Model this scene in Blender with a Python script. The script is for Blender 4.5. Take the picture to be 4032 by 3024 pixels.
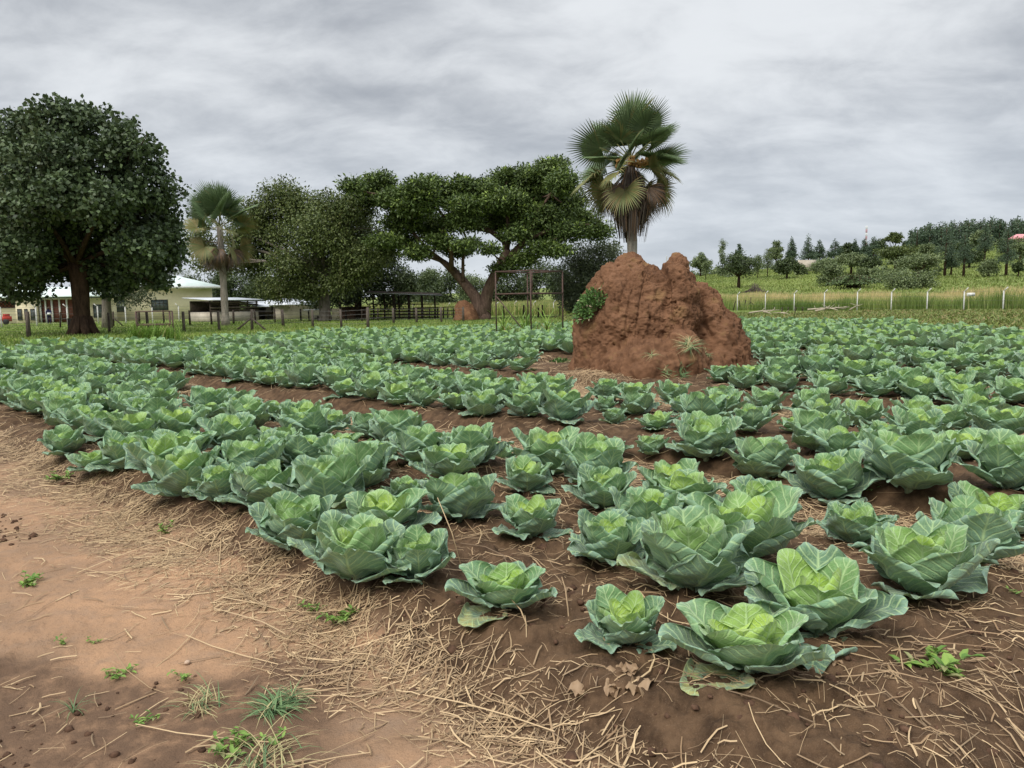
import bpy, math, random
import numpy as np
from mathutils import Matrix, Vector
rad = math.radians
scene = bpy.context.scene
for o in list(bpy.data.objects):
    bpy.data.objects.remove(o)

# ------------------------------------------------------------------ camera
F = 2912.0; PCX = 2016.0; PCY = 1512.0; EYE = 1.5
HOR = 1190.0; ROLL = rad(0.95)
PITCH = math.atan((PCY - HOR) / F)
cd = bpy.data.cameras.new("camera")
cam = bpy.data.objects.new("camera", cd)
scene.collection.objects.link(cam)
cd.sensor_width = 36.0
cd.lens = 36.0 * F / 4032.0
cd.clip_start = 0.05
cd.clip_end = 5000
cam.matrix_world = Matrix.Translation((0, 0, EYE)) @ Matrix.Rotation(math.pi/2 - PITCH, 4, 'X') @ Matrix.Rotation(-ROLL, 4, 'Z')
scene.camera = cam

# ------------------------------------------------------------------ view
vs = scene.view_settings
vs.view_transform = 'Standard'; vs.look = 'None'
vs.exposure = 0.70; vs.gamma = 1.0
try: scene.cycles.max_bounces = 6; scene.cycles.diffuse_bounces = 3; scene.cycles.transparent_max_bounces = 6
except Exception: pass

# ------------------------------------------------------------------ node expression helper
class S:
    def __init__(s, nt, sock): s.nt = nt; s.k = sock
    def _m(s, op, *a, clamp=False):
        n = s.nt.nodes.new('ShaderNodeMath'); n.operation = op; n.use_clamp = clamp
        for i, x in enumerate((s,) + a):
            if isinstance(x, S): s.nt.links.new(x.k, n.inputs[i])
            else: n.inputs[i].default_value = x
        return S(s.nt, n.outputs[0])
    def __add__(s, o): return s._m('ADD', o)
    __radd__ = __add__
    def __sub__(s, o): return s._m('SUBTRACT', o)
    def __rsub__(s, o): return (s * -1.0) + o
    def __mul__(s, o): return s._m('MULTIPLY', o)
    __rmul__ = __mul__
    def __truediv__(s, o): return s._m('DIVIDE', o)
    def __pow__(s, o): return s._m('POWER', o)
    def abs(s): return s._m('ABSOLUTE')
    def fract(s): return s._m('FRACT')
    def max(s, o): return s._m('MAXIMUM', o)
    def min(s, o): return s._m('MINIMUM', o)
    def clamp(s): return s._m('ADD', 0.0, clamp=True)
    def ss(s, a, b):
        n = s.nt.nodes.new('ShaderNodeMapRange'); n.interpolation_type = 'SMOOTHSTEP'
        s.nt.links.new(s.k, n.inputs['Value'])
        n.inputs['From Min'].default_value = a; n.inputs['From Max'].default_value = b
        return S(s.nt, n.outputs[0])
class MT:
    """a material (or world) under construction"""
    def __init__(m, name, world=None):
        if world is None:
            m.mat = bpy.data.materials.new(name); m.mat.use_nodes = True; m.nt = m.mat.node_tree
        else:
            m.nt = world.node_tree
        m.nt.nodes.clear()
    def n(m, t, **kw):
        x = m.nt.nodes.new(t)
        for k, v in kw.items(): setattr(x, k, v)
        return x
    def S(m, sock): return S(m.nt, sock)
    def attr(m, name):
        a = m.n('ShaderNodeAttribute'); a.attribute_name = name; return a
    def setin(m, node, name, v):
        if isinstance(v, S): m.nt.links.new(v.k, node.inputs[name])
        elif isinstance(v, bpy.types.NodeSocket): m.nt.links.new(v, node.inputs[name])
        else: node.inputs[name].default_value = v
    def noise(m, scale, detail=4, rough=0.55, vec=None, dist=0.0, out='Fac'):
        x = m.n('ShaderNodeTexNoise'); x.inputs['Scale'].default_value = scale
        x.inputs['Detail'].default_value = detail; x.inputs['Roughness'].default_value = rough
        x.inputs['Distortion'].default_value = dist
        if vec is not None: m.nt.links.new(vec, x.inputs['Vector'])
        return S(m.nt, x.outputs[out])
    def voro(m, scale, vec=None, feature='F1', out='Distance', rnd=1.0):
        x = m.n('ShaderNodeTexVoronoi'); x.feature = feature; x.inputs['Scale'].default_value = scale
        x.inputs['Randomness'].default_value = rnd
        if vec is not None: m.nt.links.new(vec, x.inputs['Vector'])
        return S(m.nt, x.outputs[out])
    def mix(m, f, a, b, mode='MIX'):
        x = m.n('ShaderNodeMix'); x.data_type = 'RGBA'; x.blend_type = mode
        for i, v in ((0, f), (6, a), (7, b)):
            if isinstance(v, S): m.nt.links.new(v.k, x.inputs[i])
            elif isinstance(v, bpy.types.NodeSocket): m.nt.links.new(v, x.inputs[i])
            elif i == 0: x.inputs[0].default_value = v
            else: x.inputs[i].default_value = (*v[:3], 1)
        return S(m.nt, x.outputs[2])
    def bump(m, h, strength=0.5, dist=0.02):
        b = m.n('ShaderNodeBump'); b.inputs['Strength'].default_value = strength; b.inputs['Distance'].default_value = dist
        m.nt.links.new(h.k, b.inputs['Height']); return b.outputs[0]
    def finish(m, color, rough=0.8, normal=None, spec=0.3, transl=0.0, metal=0.0, sheen=0.0, tcol=None):
        p = m.n('ShaderNodeBsdfPrincipled')
        m.setin(p, 'Base Color', color if isinstance(color, S) else (*color[:3], 1))
        m.setin(p, 'Roughness', rough); p.inputs['Specular IOR Level'].default_value = spec
        p.inputs['Metallic'].default_value = metal
        if sheen: p.inputs['Sheen Weight'].default_value = sheen; p.inputs['Sheen Roughness'].default_value = 0.6
        if normal is not None: m.nt.links.new(normal, p.inputs['Normal'])
        out = m.n('ShaderNodeOutputMaterial'); sh = p.outputs[0]
        if transl > 0:
            t = m.n('ShaderNodeBsdfTranslucent')
            tc = tcol if tcol is not None else color
            m.setin(t, 'Color', tc if isinstance(tc, S) else (*tc[:3], 1))
            x = m.n('ShaderNodeMixShader'); x.inputs[0].default_value = transl
            m.nt.links.new(sh, x.inputs[1]); m.nt.links.new(t.outputs[0], x.inputs[2]); sh = x.outputs[0]
        m.nt.links.new(sh, out.inputs['Surface'])
        return m.mat

# ------------------------------------------------------------------ sky and light
SUN_EL, SUN_AZ = rad(52), rad(215)     # azimuth clockwise from +Y (the view direction)
world = bpy.data.worlds.new("World"); scene.world = world; world.use_nodes = True
w = MT("sky", world)
tc = w.n('ShaderNodeTexCoord')
sep = w.n('ShaderNodeSeparateXYZ'); w.nt.links.new(tc.outputs['Generated'], sep.inputs[0])
dx, dy, dz = (w.S(sep.outputs[i]) for i in range(3))
dzc = dz.max(0.0) + 0.34
cmb = w.n('ShaderNodeCombineXYZ')
w.nt.links.new((dx / dzc).k, cmb.inputs[0]); w.nt.links.new((dy / dzc).k, cmb.inputs[1])
mp = w.n('ShaderNodeMapping'); mp.inputs['Rotation'].default_value = (0, 0, rad(24)); mp.inputs['Scale'].default_value = (1.7, 2.5, 1)
mp.inputs['Location'].default_value = (3.1, 1.7, 0)
w.nt.links.new(cmb.outputs[0], mp.inputs[0])
c1 = w.noise(0.62, 5, 0.50, mp.outputs[0], 0.1)
c2 = w.noise(2.6, 7, 0.58, mp.outputs[0], 0.25)
c3 = w.noise(0.22, 3, 0.5, mp.outputs[0])
cl = (c1 * 0.40 + c2 * 0.30 + c3 * 0.30).ss(0.385, 0.615)
low = 1.0 - dz.ss(0.0, 0.30)
cloudc = w.mix(cl, (0.355, 0.378, 0.415), (0.74, 0.765, 0.79))
hz = w.mix(low * 0.55, cloudc, (0.56, 0.62, 0.70))
zen = dz.ss(0.40, 0.85) * 1.5 + 1.0
vm = w.n('ShaderNodeVectorMath', operation='SCALE'); w.nt.links.new(hz.k, vm.inputs[0]); w.nt.links.new(zen.k, vm.inputs['Scale'])
sky = w.n('ShaderNodeTexSky'); sky.sky_type = 'NISHITA'; sky.sun_disc = False
sky.sun_elevation = SUN_EL; sky.sun_rotation = SUN_AZ
b1 = w.n('ShaderNodeBackground'); b1.inputs[1].default_value = 0.06; w.nt.links.new(sky.outputs[0], b1.inputs[0])
b2 = w.n('ShaderNodeBackground'); b2.inputs[1].default_value = 0.70; w.nt.links.new(vm.outputs[0], b2.inputs[0])
mx = w.n('ShaderNodeMixShader'); mx.inputs[0].default_value = 0.93
w.nt.links.new(b1.outputs[0], mx.inputs[1]); w.nt.links.new(b2.outputs[0], mx.inputs[2])
wo = w.n('ShaderNodeOutputWorld'); w.nt.links.new(mx.outputs[0], wo.inputs[0])

sd = bpy.data.lights.new("sun", 'SUN'); sd.energy = 2.0; sd.angle = rad(35); sd.color = (1.0, 0.95, 0.88)
sun = bpy.data.objects.new("sun", sd); scene.collection.objects.link(sun)
sv = Vector((math.sin(SUN_AZ)*math.cos(SUN_EL), math.cos(SUN_AZ)*math.cos(SUN_EL), math.sin(SUN_EL)))
sun.rotation_euler = (-sv).to_track_quat('-Z', 'Y').to_euler()

# ------------------------------------------------------------------ geometry helpers
def ray(px, py):
    """a point of the 4032x3024 photograph as a direction with unit-ish depth"""
    u = (px - PCX) / F; v = -(py - PCY) / F
    c, s = math.cos(ROLL), math.sin(ROLL)
    u, v = u*c + v*s, -u*s + v*c
    cp, sp = math.cos(PITCH), math.sin(PITCH)
    return u, cp + v*sp, -sp + v*cp
def gp(px, py, z=0.0):
    r = ray(px, py); t = (z - EYE) / r[2]; return r[0]*t, r[1]*t
def at(px, py, Y):
    r = ray(px, py); t = Y / r[1]; return np.array((r[0]*t, Y, EYE + r[2]*t))

def _h(ix, iy, iz, seed):
    h = (ix*374761393 + iy*668265263 + iz*2147483647 + seed*1274126177) & 0xffffffff
    h = ((h ^ (h >> 13)) * 1274126177) & 0xffffffff
    return ((h ^ (h >> 16)) & 0xffff) / 32767.5 - 1.0
def vn(p, seed=0):
    p = np.asarray(p, float); i = np.floor(p).astype(np.int64); f = p - i; f = f*f*(3 - 2*f)
    r = 0
    for a in (0, 1):
        wa = f[:, 0] if a else 1 - f[:, 0]
        for b in (0, 1):
            wb = f[:, 1] if b else 1 - f[:, 1]
            for c in (0, 1):
                wc = f[:, 2] if c else 1 - f[:, 2]
                r = r + wa*wb*wc*_h(i[:, 0]+a, i[:, 1]+b, i[:, 2]+c, seed)
    return r
def fbm(p, octs=4, seed=0, gain=0.5):
    p = np.asarray(p, float); a = 1.0; r = 0
    for k in range(octs):
        r = r + a*vn(p*(2.03**k) + k*17.3, seed + k); a *= gain
    return r
def p3(x, y, z=None):
    x = np.asarray(x, float); z = np.zeros_like(x) if z is None else z
    return np.stack([x, np.asarray(y, float), z], 1)
def sst(a, b, x):
    t = np.clip((x - a) / (b - a), 0, 1); return t*t*(3 - 2*t)

class MB:
    """collects faces; build() makes ONE mesh object"""
    def __init__(s): s.v = []; s.f = []; s.n = 0; s.uv = []; s.c = []; s.hasuv = False; s.hasc = False; s.smooth = True
    def add(s, v, f, c=None, uv=None):
        v = np.asarray(v, float).reshape(-1, 3)
        s.v.append(v); f = np.asarray(f, np.int64); s.f.append(f + s.n); s.n += len(v)
        if c is not None: s.hasc = True
        s.c.append(np.broadcast_to(np.asarray(c if c is not None else (1, 1, 1), float), (len(v), 3)))
        if uv is not None: s.hasuv = True
        s.uv.append(uv if uv is not None else np.zeros((len(v), 2)))
    def box(s, c, size, R=None, col=None):
        h = np.array(size)/2.0
        v = np.array([(x, y, z) for x in (-1, 1) for y in (-1, 1) for z in (-1, 1)])*h
        if R is not None: v = v @ np.asarray(R).T
        s.add(v + np.array(c), [(0, 1, 3, 2), (4, 6, 7, 5), (0, 4, 5, 1), (2, 3, 7, 6), (0, 2, 6, 4), (1, 5, 7, 3)], col)
    def bar(s, a, b, wd, dp=None, col=None):
        """a square bar from a to b"""
        a = np.array(a, float); b = np.array(b, float); d = b - a; L = np.linalg.norm(d); d /= L
        up = np.array((0, 0, 1.0)) if abs(d[2]) < 0.9 else np.array((0, 1.0, 0))
        x = np.cross(up, d); x /= np.linalg.norm(x); y = np.cross(d, x)
        s.box((a+b)/2, (wd, dp or wd, L), np.stack([x, y, d], 1), col)
    def tube(s, pts, r, sides=8, col=None, cap=True):
        pts = np.asarray(pts, float); n = len(pts); r = np.broadcast_to(np.asarray(r, float), (n,))
        T = np.gradient(pts, axis=0); T /= np.linalg.norm(T, axis=1)[:, None] + 1e-9
        ref = np.array((0.31, 0.17, 0.93)); ref = ref if abs(T[0] @ ref) < 0.9 else np.array((1.0, 0, 0))
        X = np.cross(T[0], ref); X /= np.linalg.norm(X); V = []
        an = np.arange(sides)*2*math.pi/sides
        for i in range(n):
            X = X - T[i]*(X @ T[i]); X /= np.linalg.norm(X) + 1e-9; Y = np.cross(T[i], X)
            V.append(pts[i] + r[i]*(np.cos(an)[:, None]*X + np.sin(an)[:, None]*Y))
        V = np.concatenate(V); fs = []
        for i in range(n-1):
            for k in range(sides):
                k2 = (k+1) % sides; fs.append((i*sides+k, i*sides+k2, (i+1)*sides+k2, (i+1)*sides+k))
        if cap:
            V = np.vstack([V, pts[0], pts[-1]]); a = n*sides
            for k in range(sides):
                k2 = (k+1) % sides
                fs.append((k2, k, a, a)); fs.append(((n-1)*sides+k, (n-1)*sides+k2, a+1, a+1))
        s.add(V, fs, col)
    def grid(s, P, c=None, uv=None):
        """P (a,b,3) grid of points"""
        a, b = P.shape[:2]; i = np.arange(a*b).reshape(a, b)
        f = np.stack([i[:-1, :-1], i[:-1, 1:], i[1:, 1:], i[1:, :-1]], -1).reshape(-1, 4)
        s.add(P.reshape(-1, 3), f, c, uv)
    def leaves(s, P, D, N, L, W, c=None):
        """folded diamond leaves: P base, D direction, N normal, L length, W width"""
        n = len(P); L = np.broadcast_to(L, (n,))[:, None]; W = np.broadcast_to(W, (n,))[:, None]
        Sd = np.cross(D, N); Sd /= np.linalg.norm(Sd, axis=1)[:, None] + 1e-9
        v = np.stack([P, P + D*L*0.5 + Sd*W*0.5 + N*W*0.12, P + D*L, P + D*L*0.5 - Sd*W*0.5 + N*W*0.12], 1).reshape(-1, 3)
        i = np.arange(n)[:, None]*4
        f = i + np.array([[0, 1, 2, 3]])
        s.add(v, f, None if c is None else np.repeat(c, 4, 0))
    def build(s, name, mat, parent=None, smooth=True):
        me = bpy.data.meshes.new(name)
        V = np.concatenate(s.v); 
        quads = [f for f in s.f if f.size and f.shape[1] == 4]; tris = [f for f in s.f if f.size and f.shape[1] == 3]
        idx = []; starts = []; tot = []
        if quads:
            Q = np.concatenate(quads); deg = Q[:, 2] == Q[:, 3]
            if deg.any(): tris.append(Q[deg][:, :3]); Q = Q[~deg]
            idx.append(Q.ravel()); tot.append(np.full(len(Q), 4))
        if tris:
            T = np.concatenate(tris); idx.append(T.ravel()); tot.append(np.full(len(T), 3))
        idx = np.concatenate(idx).astype(np.int32); tot = np.concatenate(tot).astype(np.int32)
        starts = np.concatenate([[0], np.cumsum(tot)[:-1]]).astype(np.int32)
        me.vertices.add(len(V)); me.vertices.foreach_set('co', V.astype(np.float32).ravel())
        me.loops.add(len(idx)); me.loops.foreach_set('vertex_index', idx)
        me.polygons.add(len(tot)); me.polygons.foreach_set('loop_start', starts)
        try: me.polygons.foreach_set('loop_total', tot)
        except Exception: pass
        if smooth: me.polygons.foreach_set('use_smooth', np.ones(len(tot), bool))
        if s.hasc:
            C = np.concatenate(s.c); a = me.attributes.new('tint', 'FLOAT_COLOR', 'POINT')
            a.data.foreach_set('color', np.hstack([C, np.ones((len(C), 1))]).astype(np.float32).ravel())
        if s.hasuv:
            U = np.concatenate(s.uv)[idx]; l = me.uv_layers.new(name='uv'); l.data.foreach_set('uv', U.astype(np.float32).ravel())
        me.update(calc_edges=True); me.validate()
        me.materials.append(mat)
        o = bpy.data.objects.new(name, me); scene.collection.objects.link(o)
        if parent is not None: o.parent = parent
        return o
def tag(o, label=None, cat=None, group=None, kind=None):
    if label: o['label'] = label
    if cat: o['category'] = cat
    if group: o['group'] = group
    if kind: o['kind'] = kind
    return o
def empty(name, loc=(0, 0, 0), rz=0.0, label=None, cat=None, group=None):
    o = bpy.data.objects.new(name, None); scene.collection.objects.link(o); o.empty_display_size = 0.1
    o.location = loc; o.rotation_euler = (0, 0, rz); return tag(o, label, cat, group)
def link_copy(o, parent=None):
    c = o.copy(); scene.collection.objects.link(c); c.parent = parent; return c

# ------------------------------------------------------------------ ground shape
BED = 4.25                                      # one bed plus one furrow, across (along n)
R2 = math.sqrt(0.5)
def nt_of(x, y): return (x + y)*R2, (y - x)*R2
def xy_of(n, t): return (n - t)*R2, (n + t)*R2
MOUND = (2.85, 14.45)
FX = np.array([-60, -19, -11, -8, 2.5, 11.2, 17.3, 19.5, 60]); FY = np.array([24.5, 25.0, 25.5, 31, 36, 37.5, 33.5, 30, 30])
def far_edge(x): return np.interp(x, FX, FY)
def in_field(x, y, m=0.0):
    n, t = nt_of(x, y)
    ok = (y < far_edge(x) - m) & (n > 1.9 + m)
    rt = np.interp(n, [0, 5.2, 5.3, 23.8, 24.0, 27, 36], [0.55, 0.55, -60, -60, 4.4, 5.6, 12.0]) + m   # right edge
    return ok & (t > rt)
def bedmask(x, y):
    n, t = nt_of(x, y); k = np.floor((n - 1.2)/BED)
    k = np.floor((n - 1.2)/BED); q = n - k*BED  # 1.2 .. 5.45
    b = np.where(k > 0.5, sst(1.22, 1.55, q), sst(1.62, 2.15, q))*(1 - np.where(t > 12, sst(4.9, 5.3, q), np.where(k > 0.5, sst(3.75, 4.25, q), sst(4.15, 4.65, q))))
    cross = 1 - np.exp(-((t - 10.75)/0.28)**2)*(n < 5.4)
    right = np.where(n < 5.5, sst(0.15, 0.75, t), 1.0)
    b = b*cross*right
    return b*(y < far_edge(x)) * (k >= 0)
def hill(x, y):
    r = np.hypot(x, y); px = 1106 + 1597*np.where(y > 1, x/np.maximum(y, 1), np.sign(x)*3)
    A = np.interp(px, [-400, 0, 700, 1106, 1500, 2212, 2700], [0.0, 0.03, 0.16, 0.28, 0.50, 0.86, 0.95])
    h = np.interp(r, [0, 95, 130, 200, 300, 380, 600, 4000], [0, 0, 2.0, 8.5, 21, 26.5, 24, -40])
    return h*A*sst(-30, 40, y)
def zg(x, y, fine=False):
    x = np.atleast_1d(np.asarray(x, float)); y = np.atleast_1d(np.asarray(y, float))
    b = bedmask(x, y); r = np.hypot(x, y); n, t = nt_of(x, y)
    z = 0.15*b + hill(x, y)
    z = z + 0.03*fbm(p3(x*0.7, y*0.7), 3, 3)*np.clip(1 - r/60, 0.2, 1)
    z = z + b*0.030*fbm(p3(x*3, y*3), 3, 9)
    md = np.hypot((x - MOUND[0])/1.9, (y - MOUND[1])/1.75)
    z = z + 0.10*(1 - sst(0.75, 1.35, md))
    if fine:
        soil = np.clip(b + (1 - sst(1.2, 1.9, n))*0 + sst(1.5, 1.9, n)*(1 - b)*0.5, 0, 1)*(r < 30)
        clod = sst(-0.1, 0.9, fbm(p3(x*1.3, y*1.3), 2, 40))*(n < 1.0)
        z = z + (0.013*soil + 0.013*clod + 0.0040)*fbm(p3(x*14, y*14), 4, 21, 0.6)
        z = z + (0.012*soil + 0.013*clod + 0.0012)*np.abs(fbm(p3(x*27, y*27), 2, 33, 0.6))
    return z
def zg1(x, y): return float(zg(x, y)[0])
def ground_hit(px, py):
    r = ray(px, py); t = 1.0
    for i in range(4000):
        x, y, z = r[0]*t, r[1]*t, EYE + r[2]*t
        if z <= zg1(x, y) or t > 900: return x, y
        t *= 1.006
    return x, y
# ------------------------------------------------------------------ ground sheet
rs = [0.25]
while rs[-1] < 3500:
    r_ = rs[-1]; rs.append(r_*(1.007 if 1.6 < r_ < 14 else 1.011 if 1.6 < r_ < 60 else 1.03))
rs = np.array(rs)
fa = np.linspace(rad(-48), rad(48), 680); ba = np.linspace(rad(48), rad(312), 60)[1:-1]
an = np.concatenate([fa, ba, [fa[0] + 2*math.pi]])
Rg, Ag = np.meshgrid(rs, an, indexing='ij')
X = (Rg*np.sin(Ag)).ravel(); Y = (Rg*np.cos(Ag)).ravel()
Zg = zg(X, Y, fine=True)
n_, t_ = nt_of(X, Y)
infield = (n_ > 1.25) & (Y < far_edge(X) + 0.8) & ((t_ > -0.1) | (n_ > 5.3)) & ~((n_ > 24.5) & (t_ < np.interp(n_, [22, 25, 27, 36], [2, 4.2, 4.8, 11.3])))
fn = fbm(p3(X*0.9, Y*0.9), 4, 77)
fieldm = infield*1.0
pathm = (sst(1.80, 1.60, n_ + 0.16*fn + 0.06*fbm(p3(X*5, Y*5), 3, 5)) )                         # bare trodden path in front of the beds
pathm = np.maximum(pathm, sst(0.22, 0.02, t_ + 0.12*fn)*(n_ < 5.2))
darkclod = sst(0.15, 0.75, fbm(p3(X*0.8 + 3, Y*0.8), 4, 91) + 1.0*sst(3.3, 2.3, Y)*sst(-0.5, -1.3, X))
grassm = np.clip(1 - fieldm, 0, 1)*(n_ > 5)
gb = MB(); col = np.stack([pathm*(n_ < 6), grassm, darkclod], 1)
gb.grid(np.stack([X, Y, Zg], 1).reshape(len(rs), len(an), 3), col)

m = MT('ground'); g = m.n('ShaderNodeNewGeometry').outputs['Position']
a = m.attr('tint'); sp = m.n('ShaderNodeSeparateColor'); m.nt.links.new(a.outputs['Color'], sp.inputs[0])
pth, grs, drk = (m.S(sp.outputs[i]) for i in range(3))
n1 = m.noise(0.9, 5, 0.6, g); n2 = m.noise(9, 6, 0.65, g); n3 = m.noise(60, 4, 0.7, g); n4 = m.noise(0.08, 4, 0.6, g)
soil = m.mix(n2.ss(0.3, 0.72), (0.045, 0.026, 0.014), (0.130, 0.079, 0.044))
soil = m.mix(n1.ss(0.45, 0.7)*0.35, soil, (0.17, 0.105, 0.060))
path = m.mix(n1.ss(0.32, 0.66), (0.235, 0.150, 0.092), (0.40, 0.240, 0.138))
path = m.mix(n2.ss(0.4, 0.75)*0.55, path, (0.24, 0.170, 0.120))
n5 = m.noise(170, 3, 0.7, g); n6 = m.noise(24, 4, 0.7, g)
path = m.mix(n3.ss(0.56, 0.74)*0.5, path, (0.12, 0.074, 0.046)); path = m.mix(n5.ss(0.55, 0.7)*0.35, path, (0.10, 0.064, 0.04)); path = m.mix(n6.ss(0.58, 0.72)*0.35, path, (0.17, 0.110, 0.070))
soil = m.mix(n5.ss(0.56, 0.7)*0.4, soil, (0.20, 0.135, 0.085))
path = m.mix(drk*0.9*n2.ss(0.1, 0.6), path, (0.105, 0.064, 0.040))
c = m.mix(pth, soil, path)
gr = m.mix(n1.ss(0.3, 0.7), (0.080, 0.115, 0.026), (0.150, 0.185, 0.048))
gr = m.mix(n4.ss(0.42, 0.6)*0.8, gr, (0.19, 0.24, 0.065))
gr = m.mix(n2.ss(0.55, 0.8)*0.5, gr, (0.14, 0.115, 0.05))
c = m.mix(grs, c, gr)
hgt = n2*0.5 + n3*0.45 + n5*0.2 + m.voro(22, g)*0.25 + m.noise(28, 5, 0.7, g)*0.4
ground_mat = m.finish(c, 0.92, m.bump(hgt, 0.9, 0.018), spec=0.18)
gr_o = gb.build('ground', ground_mat); tag(gr_o, kind='structure')

# ------------------------------------------------------------------ cabbage
def leaf_mat(name, lo=False):
    m = MT(name); uvn = m.n('ShaderNodeUVMap'); uvn.uv_map = 'uv'
    sp = m.n('ShaderNodeSeparateXYZ'); m.nt.links.new(uvn.outputs[0], sp.inputs[0])
    u = m.S(sp.outputs[0])*2.0 - 1.0; v = m.S(sp.outputs[1]); au = u.abs()
    at_ = m.attr('tint'); sc = m.n('ShaderNodeSeparateColor'); m.nt.links.new(at_.outputs['Color'], sc.inputs[0])
    age, rnd, pl = (m.S(sc.outputs[i]) for i in range(3))
    oi = m.n('ShaderNodeObjectInfo'); orand = m.S(oi.outputs['Random'])
    prand = (orand + pl).fract()
    wob = m.noise(5.0, 3, 0.5, uvn.outputs[0])
    mid = 1.0 - au.ss(0.0, 0.045) * 1.0
    mid = (1.0 - (au + v*0.03).ss(0.02, 0.075))
    q = (v*1.15 - (au**0.85)*0.62 + (wob - 0.5)*0.10 + rnd*0.3)*7.0
    lat = 1.0 - (q.fract() - 0.5).abs().ss(0.04, 0.16)
    lat = lat*(1.0 - au.ss(0.55, 1.0)*0.6)
    cv = m.n('ShaderNodeMapping'); cv.inputs['Scale'].default_value = (1.7, 1.0, 1); m.nt.links.new(uvn.outputs[0], cv.inputs[0])
    net = 1.0 - m.voro(11, cv.outputs[0], 'DISTANCE_TO_EDGE').ss(0.0, 0.07)
    vein = mid.max(lat*0.85).max(net*0.34)
    rim = au.max((v*1.0 - 0.02)).ss(0.88, 0.985)
    outer = m.mix(prand, (0.080, 0.172, 0.106), (0.118, 0.214, 0.112))
    outer = m.mix(rnd*0.55, outer, (0.095, 0.180, 0.110))
    midc = m.mix(prand, (0.140, 0.300, 0.105), (0.190, 0.355, 0.100))
    hrt = m.mix(prand, (0.300, 0.480, 0.065), (0.400, 0.560, 0.090))
    base = m.mix(age.ss(0.38, 0.85), m.mix(age.ss(0.12, 0.52), hrt, midc), outer)
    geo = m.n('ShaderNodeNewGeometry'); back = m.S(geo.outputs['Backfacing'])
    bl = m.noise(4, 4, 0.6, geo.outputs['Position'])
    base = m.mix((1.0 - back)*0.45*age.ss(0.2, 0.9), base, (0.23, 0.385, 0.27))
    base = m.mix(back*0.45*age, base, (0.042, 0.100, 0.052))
    base = m.mix(bl.ss(0.35, 0.7)*0.25*age, base, (0.22, 0.355, 0.26))
    base = m.mix(rim*(age*0.45 + 0.10), base, (0.36, 0.55, 0.42))
    yel = rnd.ss(0.90, 0.93)*age.ss(0.88, 0.95)*m.noise(3, 3, 0.6, uvn.outputs[0]).ss(0.35, 0.6)
    base = m.mix(yel*0.85, base, (0.40, 0.36, 0.10))
    base = m.mix(vein*0.75, base, (0.42, 0.58, 0.27))
    spots = m.noise(38, 2, 0.5, uvn.outputs[0])
    base = m.mix(spots.ss(0.71, 0.75)*age*0.7, base, (0.10, 0.10, 0.05))
    # waxy bloom seen at grazing angles
    lw = m.n('ShaderNodeLayerWeight'); lw.inputs[0].default_value = 0.35
    h = (1.0 - vein)*0.6 + wob*0.4 + m.noise(14, 3, 0.6, uvn.outputs[0])*0.5
    return m.finish(base, 0.52, m.bump(h, 0.55, 0.012), spec=0.35, transl=0.16, sheen=0.22, tcol=m.mix(0.5, base, (0.25, 0.45, 0.06)))
cab_mat = leaf_mat('cabbage_leaf')
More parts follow.
